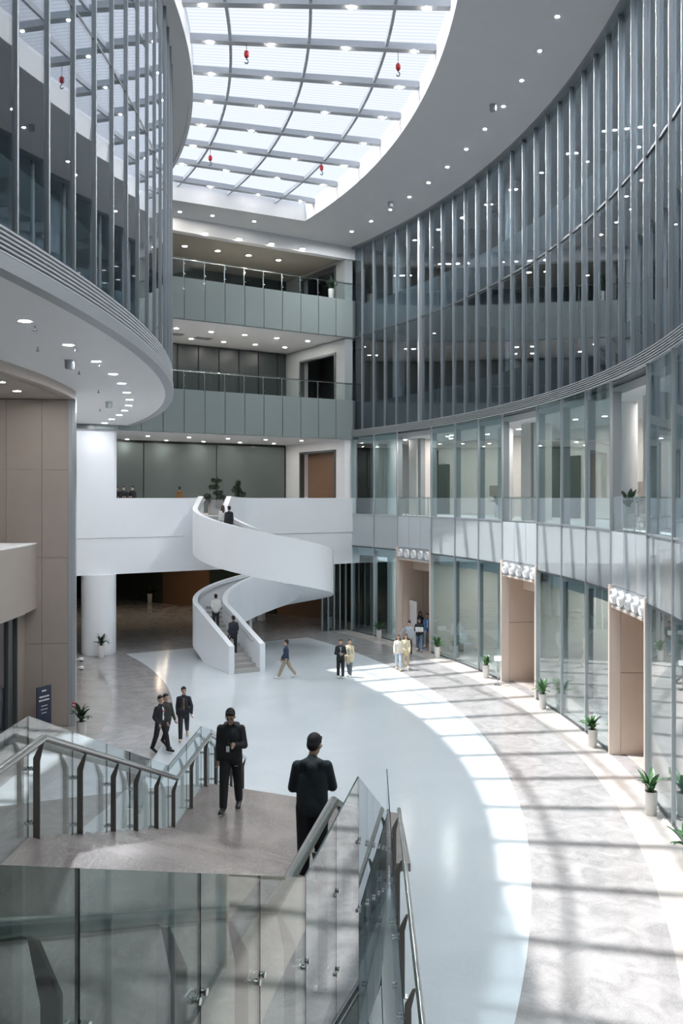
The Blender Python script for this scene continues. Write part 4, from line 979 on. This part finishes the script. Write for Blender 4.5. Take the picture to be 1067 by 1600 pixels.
# on the spiral stair
def on_path(x_px, lower):
    best = min(((abs(533.5 + p.x / p.y * F_PX - x_px), i) for i, (p, n, z) in enumerate(path) if (i < 30) == lower), key=lambda t: t[0]); return path[best[1]]
def stair_z(z): return (math.floor(z / RISE - 1e-6) + 1) * RISE
i0 = 11; p, n, z = path[i0]; person('man in white jacket with hands behind his back climbing the spiral stair', (p.x, p.y, stair_z(z)), (-0.35, 0.94), 'white_cloth', 'dark_trousers', 'black_shoe', height=1.72, la=(-0.35, 0.1, 0.5, 0.5), ra=(-0.35, 0.1, 0.5, 0.5))
q = at_z(4 * RISE)[0] - hd * 0.218; person('man in long dark coat climbing the lower spiral steps', (q.x, q.y, 4 * RISE), (-0.46, 0.887), 'navy_suit', 'black_trousers', 'black_shoe', coat=0.2, height=1.74, ra=(0.3, 0.3, 0.4, 0.0), la=(-0.3, 0.15, 0.3, 0.0), L=(0.92, 0.92), R=(-0.03, 0.02))
iu = 12 + int(NA * (A0 + 125) / (A0 + 180)); p, n, z = path[iu]; person('person in black jacket on the top turn of the spiral stair', (p.x, p.y, stair_z(z)), (-0.6, 0.8), 'black_cloth', 'black_trousers', 'black_shoe', hood=True, height=1.70)
iu = 12 + int(NA * (A0 + 143) / (A0 + 180)); k_ = int(path[iu][2] / RISE); p, n = at_z((k_ + 0.40) * RISE); z = (k_ + 0.5) * RISE; q = p - n * 0.1; person('woman with brown hair in white top near the head of the spiral stair', (q.x, q.y, stair_z(z)), (-0.5, 0.85), 'white_cloth', 'dark_trousers', 'black_shoe', hair_style='long', hair='hair_brown', height=1.58, slim=0.9)
# on the bridge and the galleries
def on_bridge(x_px, b):
    best = min(((abs(533.5 + G(s / 50, b).x / G(s / 50, b).y * F_PX - x_px), s / 50) for s in range(0, 1000)), key=lambda t: t[0]); return G(best[1], b, 7.01)
person('masked man in black leaning on the bridge parapet beside the white column', on_bridge(183, 2.8), (0.6, -0.8), height=1.56, la=(0.3, 0.2, 1.3, 0.6), ra=(0.3, 0.2, 1.3, 0.6))
w1 = person('masked man in black standing second along the bridge parapet', on_bridge(193, 2.0), (0.3, -0.95), height=1.58, la=(0.3, 0.2, 1.3, 0.6), ra=(0.3, 0.2, 1.3, 0.6))
w2 = person('masked man in black standing third along the bridge parapet', on_bridge(207, 2.0), (-0.2, -1), height=1.58, la=(0.3, 0.2, 1.3, 0.6), ra=(0.3, 0.2, 1.3, 0.6))
for w_ in (w1, w2):
    MB().add(*sphere_v(w_[1]((0, 0.062, 1.572)), (0.052, 0.048, 0.045))).build('face_mask', 'white_cloth', None, True).parent = w_[0]
person('person in rust-brown hooded top with back turned on the bridge', on_bridge(281, 2.0), (0.0, 1), 'rust', 'dark_trousers', 'black_shoe', hood=True, height=1.58)
person('dark figure standing in the doorway of the middle gallery', G(-0.9, 2.6, 13.8), (0.6, 0.8), height=1.66)
q = P(53.2, 4.95, 6.98); person('person in blue behind the upper shopfront glass', q, (0.3, -1), 'blue_cloth', 'light_grey_cloth', 'white_shoe', height=1.70)

bpy.context.view_layer.update()
dg = bpy.context.evaluated_depsgraph_get()
done = [(o, bpy.data.meshes.new_from_object(o.evaluated_get(dg))) for o in REMESH]
for o, me in done:
    old = o.data; nm = old.name; o.modifiers.clear(); o.data = me; bpy.data.meshes.remove(old); me.name = nm

# ================================================================== PLANTS AND SMALL THINGS
def on_circle(x_px, r, z=0.0):
    u = (x_px - 533.5) / F_PX; a = u * u + 1; B_ = -2 * (u * CX + CY); C_ = CX * CX + CY * CY - r * r
    d = (-B_ + math.sqrt(B_ * B_ - 4 * a * C_)) / (2 * a); return V((u * d, d, z))
mat('leaf_green', (0.045, 0.13, 0.04), 0.35, var=0.25, scale=8); mat('leaf_dark', (0.018, 0.05, 0.022), 0.35, var=0.25, scale=8); mat('stem_green', (0.06, 0.13, 0.05), 0.5); mat('trunk', (0.06, 0.045, 0.03), 0.8)
def leaf_mesh(ln, wd, droop, m):
    mb = MB(); n = 7; vs_, fs = [], []
    pet = 0.30
    for i in range(n + 1):
        t = i / n; s = t * ln; w_ = 0.012 if t < pet else wd * math.sin(math.pi * min(1, (t - pet) / (1 - pet) * 0.93 + 0.05)) ** 0.8 + 0.004
        ang = droop * t * t; x = s * math.sin(0.25 + ang); z = s * math.cos(0.25 + ang * 0.9)
        for sd, dz in ((-1, 0.018), (0, 0.0), (1, 0.018)): vs_.append((x, sd * w_, z + dz * (1 if t >= pet else 0)))
    for i in range(n):
        for k in range(2): a = i * 3 + k; fs.append((a, a + 1, a + 4, a + 3))
    return mb.add(vs_, fs).mesh('leaf', m, True)
LEAF = {m: [leaf_mesh(0.54, 0.075, 0.45, m), leaf_mesh(0.44, 0.085, 0.85, m), leaf_mesh(0.62, 0.065, 0.25, m)] for m in ('leaf_green', 'leaf_dark')}
POT = MB().lathe([(0.0, 0.0), (0.118, 0.0), (0.125, 0.01), (0.150, 0.54), (0.150, 0.56), (0.132, 0.56), (0.128, 0.50)], 28).mesh('pot', 'pot_white', smooth=50)
SOIL = MB().lathe([(0.0, 0.52), (0.06, 0.525), (0.130, 0.51)], 20).mesh('soil', 'soil')
COLS = [(V((-12.45, 46.95)), 0.90)] + [(V(tuple(P(51.7, t))[:2]), 0.40) for t in (30.1, 17.1, 4.1, -9)]
def clear_of_walls(ob, rmax):
    mw = ob.parent.matrix_basis @ ob.matrix_basis
    for v in ob.data.vertices:
        w_ = mw @ v.co
        if rmax and math.hypot(w_.x - CX, w_.y - CY) > rmax: return False
        if any((V((w_.x, w_.y)) - c0).length < r0 for c0, r0 in COLS): return False
    return True
def plant(loc, label, seed, m='leaf_green', n=18, s=1.0, pot_s=1.0):
    rnd = random.Random(seed); o = empty('potted_plant', loc, rnd.random() * 6, label=label, category='potted plant'); o.scale = (s, s, s)
    inst('pot', POT, o); inst('soil', SOIL, o)
    for k in range(n):
        l = inst('leaf', LEAF[m][k % 3], o, (rnd.uniform(-0.05, 0.05), rnd.uniform(-0.05, 0.05), 0.51))
        f = rnd.uniform(0.7, 1.12); l.scale = (f, f, f); l.rotation_euler = (0, rnd.uniform(-0.25, 0.25 if k % 3 else 0.55), k * 2.4 + rnd.uniform(-0.4, 0.4))
        inside = math.hypot(loc[0] - CX, loc[1] - CY) < RL
        for q_ in range(24):                                  # turn a leaf that would touch glass or a column, then lift it
            if clear_of_walls(l, RL - 0.03 if inside else None): break
            l.rotation_euler[2] += 0.7
            if q_ > 10: l.rotation_euler[1] -= 0.03 if l.rotation_euler[1] > -0.25 else 0
        inst('leaf_stalk', STALK, l)
    return o
STALK = MB().tube([(0, 0, -0.01), (0.035, 0, 0.14)], 0.006, 6).mesh('leaf_stalk', 'stem_green')
spots = [((158, 1028), 'dark leafy plant in white pot against the thick round column', 'leaf_dark', 1.12), ((127, 1157), 'broad-leaved plant in white pot beside the beige panelled wall', 'leaf_dark', 1.12),
         ((592, 1000), 'plant in white pot before the dark green glass next to the lobby', 'leaf_green', 1.0), ((683, 1028), 'plant in white pot beside the portal the people leave', 'leaf_green', 1.0),
         ((759, 1059), 'plant in white pot next to the small sign stand', 'leaf_green', 1.0), ((848, 1107), 'plant in white pot just past the middle portal', 'leaf_green', 1.0),
         ((926, 1167), 'plant in white pot just before the portal with the slanting sunlight', 'leaf_green', 1.0), ((1017, 1273), 'large plant in white pot with soil showing between two glazed bays', 'leaf_green', 1.05),
         ((1078, 1372), 'plant in white pot farthest along the glass from the lobby', 'leaf_green', 1.05),
         ((234, 942), 'plant in white pot deep in the dark lobby', 'leaf_dark', 1.25), ((515, 981), 'plant in white pot under the bridge beside the steel fins', 'leaf_dark', 1.2)]
for i, ((x, y), lab, m, s) in enumerate(spots):
    p = px(x, y); plant((p.x, p.y, 0.005), lab, 40 + i, m, s=s)
p = on_circle(777, 52.6, 6.98); plant(p, 'dark plant in pale pot in the upper corridor behind glass', 71, 'leaf_dark', s=1.1)
p = on_circle(983, 51.5, 6.98); plant(p, 'dark spreading plant behind the upper glass rail', 72, 'leaf_dark', n=20, s=1.25)
p = G(1.2, 0.6, 19.8); plant(p, 'small dark plant on the top gallery by the corner', 73, 'leaf_dark', s=1.2)
for x in (727, 905, 960):
    pass
# steel planters at the head of the spiral stair
def clump(c, rad, n, rnd, mname, parent):
    vs_, fs = [], []
    for k in range(n):
        while True:
            d = V((rnd.uniform(-1, 1), rnd.uniform(-1, 1), rnd.uniform(-1, 1)))
            if 0.2 < d.length < 1: break
        o = V((d.x * rad[0], d.y * rad[1], d.z * rad[2])) + V(c); a = V((rnd.uniform(-1, 1), rnd.uniform(-1, 1), rnd.uniform(-0.4, 1))).normalized(); b = a.cross(V((rnd.random(), rnd.random(), 1))).normalized()
        L_ = rnd.uniform(0.07, 0.13); i = len(vs_)
        vs_ += [o, o + a * L_ * 0.5 + b * L_ * 0.25, o + a * L_, o + a * L_ * 0.5 - b * L_ * 0.25]; fs.append((i, i + 1, i + 2, i + 3))
    ob = MB().add(vs_, fs).build('foliage', mname, None); ob.parent = parent; return ob
mat('planter_steel', (0.55, 0.56, 0.57), 0.22, 1.0, var=0.05)
def planter(loc, label, clumps, seed, rad=0.46, h=0.85):
    rnd = random.Random(seed); o = empty('planter', loc, 0, label=label, category='planter')
    MB().lathe([(0.0, 0.0), (rad * 0.97, 0.0), (rad, 0.02), (rad, h), (rad * 0.93, h), (rad * 0.93, h - 0.08)], 32).build('planter_drum', 'planter_steel', None, 50).parent = o
    MB().lathe([(0.0, h - 0.08), (rad * 0.94, h - 0.09)], 24).build('soil', 'soil', None).parent = o
    top = max(c[2] for c, r, n in clumps)
    MB().tube([(0, 0, h - 0.1), (0.06, 0.02, h + 0.3), (-0.03, 0.03, h + 0.7), (0.0, 0, top)], [0.05, 0.04, 0.03, 0.02], 8).build('trunk', 'trunk', None, True).parent = o
    for c, r, n in clumps:
        MB().tube([(0.0, 0.02, c[2] - 0.1), c], 0.015, 6).build('branch', 'trunk', None).parent = o
        clump(c, r, n, rnd, 'leaf_dark', o)
q = on_bridge(338, 1.3); planter(q, 'steel drum planter with a cloud-shaped dark tree at the stair head', [((0.02, 0, 1.92), (0.30, 0.28, 0.14), 390), ((-0.14, 0, 1.55), (0.32, 0.28, 0.15), 390), ((0.10, 0, 1.22), (0.30, 0.3, 0.16), 360), ((-0.50, 0, 1.0), (0.24, 0.24, 0.2), 270), ((0.35, 0, 0.98), (0.3, 0.3, 0.16), 300)], 5)
q = on_bridge(372, 2.4); planter(q, 'steel drum planter with an upright dark bush behind the white parapet', [((0.0, 0, 1.75), (0.16, 0.16, 0.25), 300), ((-0.1, 0, 1.42), (0.30, 0.3, 0.22), 450), ((0.12, 0, 1.15), (0.36, 0.34, 0.2), 450)], 6, 0.4, 0.8)
# sign stand by the middle portal
p = px(777.6, 1070.5); o = empty('sign_stand', (p.x, p.y, 0.005), label='slim steel sign stand with a small white board by the middle portal', category='sign')
MB().lathe([(0, 0), (0.17, 0), (0.17, 0.015), (0.03, 0.025), (0, 0.025)], 24).build('base', 'stainless', None, 40).parent = o
MB().tube([(0, 0, 0.02), (0, 0, 1.05)], 0.016, 10).build('pole', 'stainless', None, True).parent = o
b = MB().box(-0.15, 0.15, -0.012, 0.012, -0.11, 0.11).build('board', 'white_ceramic', None); b.parent = o; b.location = (0, -0.02, 1.13); b.rotation_euler = (R_(-25), 0, R_(-12))
# navy notice board in front of the beige wall
p = V((-10.15, 31.2, 0)); o = empty('notice_board', (p.x, p.y, 0.005), R_(62), label='tall navy notice board with white lettering leaning by the canopy doors', category='sign'); mat('navy_board', (0.012, 0.02, 0.05), 0.4)
MB().box(-0.32, 0.32, -0.02, 0.02, 0.08, 1.55).build('board', 'navy_board', None).parent = o
for sx in (-0.25, 0.25): MB().box(sx - 0.02, sx + 0.02, -0.2, 0.2, 0, 0.08).build('foot', 'steel_dark', None).parent = o
for k, (z, w_) in enumerate(((1.38, 0.2), (1.18, 0.42), (1.06, 0.46), (0.88, 0.25), (0.76, 0.3), (0.64, 0.22))):
    lt = MB(); x = -w_ / 2; rnd = random.Random(k); hgt_ = 0.05 if z > 1.0 else 0.025
    while x < w_ / 2:
        l = rnd.uniform(0.02, 0.05); lt.box(x, x + l, -0.024, -0.020, z, z + hgt_); x += l + 0.015
    lt.build('lettering', 'white_ceramic', None).parent = o
# white frame chair in the shop
p = px(727, 1019); o = empty('chair', (p.x, p.y, 0.02), 0.5, label='white frame armchair behind the shop glass', category='chair')
for sx in (-0.28, 0.28):
    for sy in (-0.27, 0.27): MB().tube([(sx, sy, 0), (sx, sy, 0.66)], 0.02, 8).build('leg', 'white_ceramic', None).parent = o
    MB().tube([(sx, -0.29, 0.66), (sx, 0.29, 0.66)], 0.022, 8).build('armrest', 'white_ceramic', None).parent = o
MB().box(-0.27, 0.27, -0.27, 0.27, 0.40, 0.47).build('seat', 'white_ceramic', None).parent = o
MB().box(-0.27, 0.27, 0.22, 0.28, 0.47, 0.95).build('backrest', 'white_ceramic', None).parent = o
# open white door leaf in the first portal
a = V((3.79, 50.62, 0.02)); b = V((4.06, 49.6, 0.02))
dr = empty('door_1', a, label='white door leaf standing open in the portal', category='door', **ST)
chord = MB(); u_ = (b - a).normalized(); n_ = V((-u_.y, u_.x, 0)) * 0.03
chord.hexa([a + n_, b + n_, b - n_, a - n_], [v + V((0, 0, 2.3)) for v in (a + n_, b + n_, b - n_, a - n_)]); chord.build('door_leaf', 'white_paint', dr)
# security cameras and call point on the edge of the beige wall
for z, lab in ((2.32, 'white dome security camera on the edge of the beige wall'), (2.02, 'white bullet security camera under the dome camera')):
    p = P(RB - 0.01, TB + 0.15, z); o = empty('security_camera', p, R_(TB), label=lab, category='security camera')
    MB().tube([(0, 0, 0), (0.16, -0.02, 0.0)], 0.018, 8).build('bracket', 'white_ceramic', None).parent = o
    if 'dome' in lab:
        MB().lathe([(0, 0.06), (0.08, 0.05), (0.09, 0.0), (0.085, -0.03)], 20, (0.2, -0.02, 0)).build('housing', 'white_ceramic', None, 50).parent = o
        MB().lathe([(0.075, -0.03), (0.06, -0.075), (0.0, -0.095)], 20, (0.2, -0.02, 0)).build('dome', 'black', None, True).parent = o
    else:
        MB().tube([(0.12, -0.02, 0.05), (0.12, -0.02, -0.12)], 0.055, 14).build('housing', 'white_ceramic', None, 50).parent = o
        MB().tube([(0.12, -0.02, -0.12), (0.12, -0.02, -0.14)], 0.04, 14).build('lens', 'black', None).parent = o
p = P(RB - 0.05, TB - 0.05, 0.75); o = MB().box(-0.05, 0.05, -0.04, 0.02, -0.07, 0.07).build('call_point', 'red_plastic', None, label='small red fire call point on the edge of the beige wall', category='fire alarm'); o.location = p; o.rotation_euler = (0, 0, R_(TB))
c_ = MB().box(-0.03, 0.03, -0.05, -0.04, -0.03, 0.03).build('button', 'white_ceramic', None); c_.parent = o
# ceiling fittings
for (x, y), z, lab in (((770, 164), CEIL, 'grey ceiling speaker near the curtain wall'), ((610, 316), CEIL, 'grey ceiling speaker near the far corner of the ceiling'), ((109, 563), 11.72, 'white box speaker hanging under the drum soffit'), ((170, 628), 11.72, 'white box speaker at the far end of the drum soffit')):
    p = px(x, y, z); o = empty('ceiling_speaker', p, 0, label=lab, category='speaker')
    MB().lathe([(0, -0.01), (0.15, -0.01), (0.15, 0.0)], 20).build('mount', 'steel_light', None).parent = o
    MB().lathe([(0.0, -0.24), (0.10, -0.24), (0.13, -0.2), (0.13, -0.01)], 20).build('drum', 'lip_metal', None, 40).parent = o
spr = MB().lathe([(0.0, -0.10), (0.05, -0.10), (0.05, -0.09), (0.012, -0.085), (0.012, 0.0)], 12).mesh('sprinkler', 'steel_dark')
for x, y in crop([(108, 262), (117, 327), (232, 327), (307, 376), (244, 401), (304, 459), (308, 517)], 1.976, 0, 380):
    inst('sprinkler', spr, None, px(x, y - 3, 11.72), label='small dark sprinkler head on the white drum soffit', category='sprinkler', group='sprinklers under the drum')
for s0, b0 in ((9.6, 4.5), (7.6, 4.9)):
    o = empty('air_grille', G(s0, b0, 17.55), 0, label='dark square air grille in the white gallery soffit', category='air grille', group='air grilles of the middle gallery')
    q = [G(s0 - .5, b0 - .35), G(s0 + .5, b0 - .35), G(s0 + .5, b0 + .35), G(s0 - .5, b0 + .35)]
    MB().hexa([(v.x, v.y, 17.53) for v in q], [(v.x, v.y, 17.55) for v in q]).build('frame', 'steel_dark', o)
    for k in range(4): MB().tube([G(s0 - .45, b0 - .24 + .16 * k, 17.525), G(s0 + .45, b0 - .24 + .16 * k, 17.525)], 0.015, 6).build('slat', 'steel_fin', o)
# hoist hooks hanging from the skylight
for (x, y0, y1), lab in (((385, 66, 97), 'red hoist hook on a cable under the near skylight bays'), ((618.5, 90, 130), 'red hoist hook on a cable near the right skylight edge'), ((326, 236, 263), 'red hoist hook on a cable in the farther skylight bays'), ((501, 256, 275), 'red hoist hook on a cable close to the far skylight corner')):
    p = px(x, y0, CEIL + 0.62); th_ = math.degrees(math.atan2(p.y - CY, p.x - CX)); th_ = min(BEAM_T, key=lambda q_: abs(q_ - th_)); p = P(math.hypot(p.x - CX, p.y - CY), th_, CEIL + 0.63); ln = (y1 - y0) * p.y / F_PX
    o = empty('hoist_hook', p, 0, label=lab, category='hook')
    MB().tube([(0, 0, 0), (0, 0, -ln + 0.40)], 0.012, 6).build('cable', 'steel_dark', None).parent = o
    MB().lathe([(0, 0), (0.06, 0.01), (0.085, 0.06), (0.085, 0.18), (0.06, 0.23), (0, 0.24)], 14, (0, 0, -ln + 0.2)).build('hook_block', 'red_plastic', None, 40).parent = o
    hk = [(0, 0, -ln + 0.2)] + [(0.055 * math.sin(a), 0, -ln + 0.07 + 0.075 * math.cos(a)) for a in [i * 0.4 for i in range(0, 12)]]
    MB().tube(hk, 0.02, 8).build('hook', 'steel_dark', None, True).parent = o
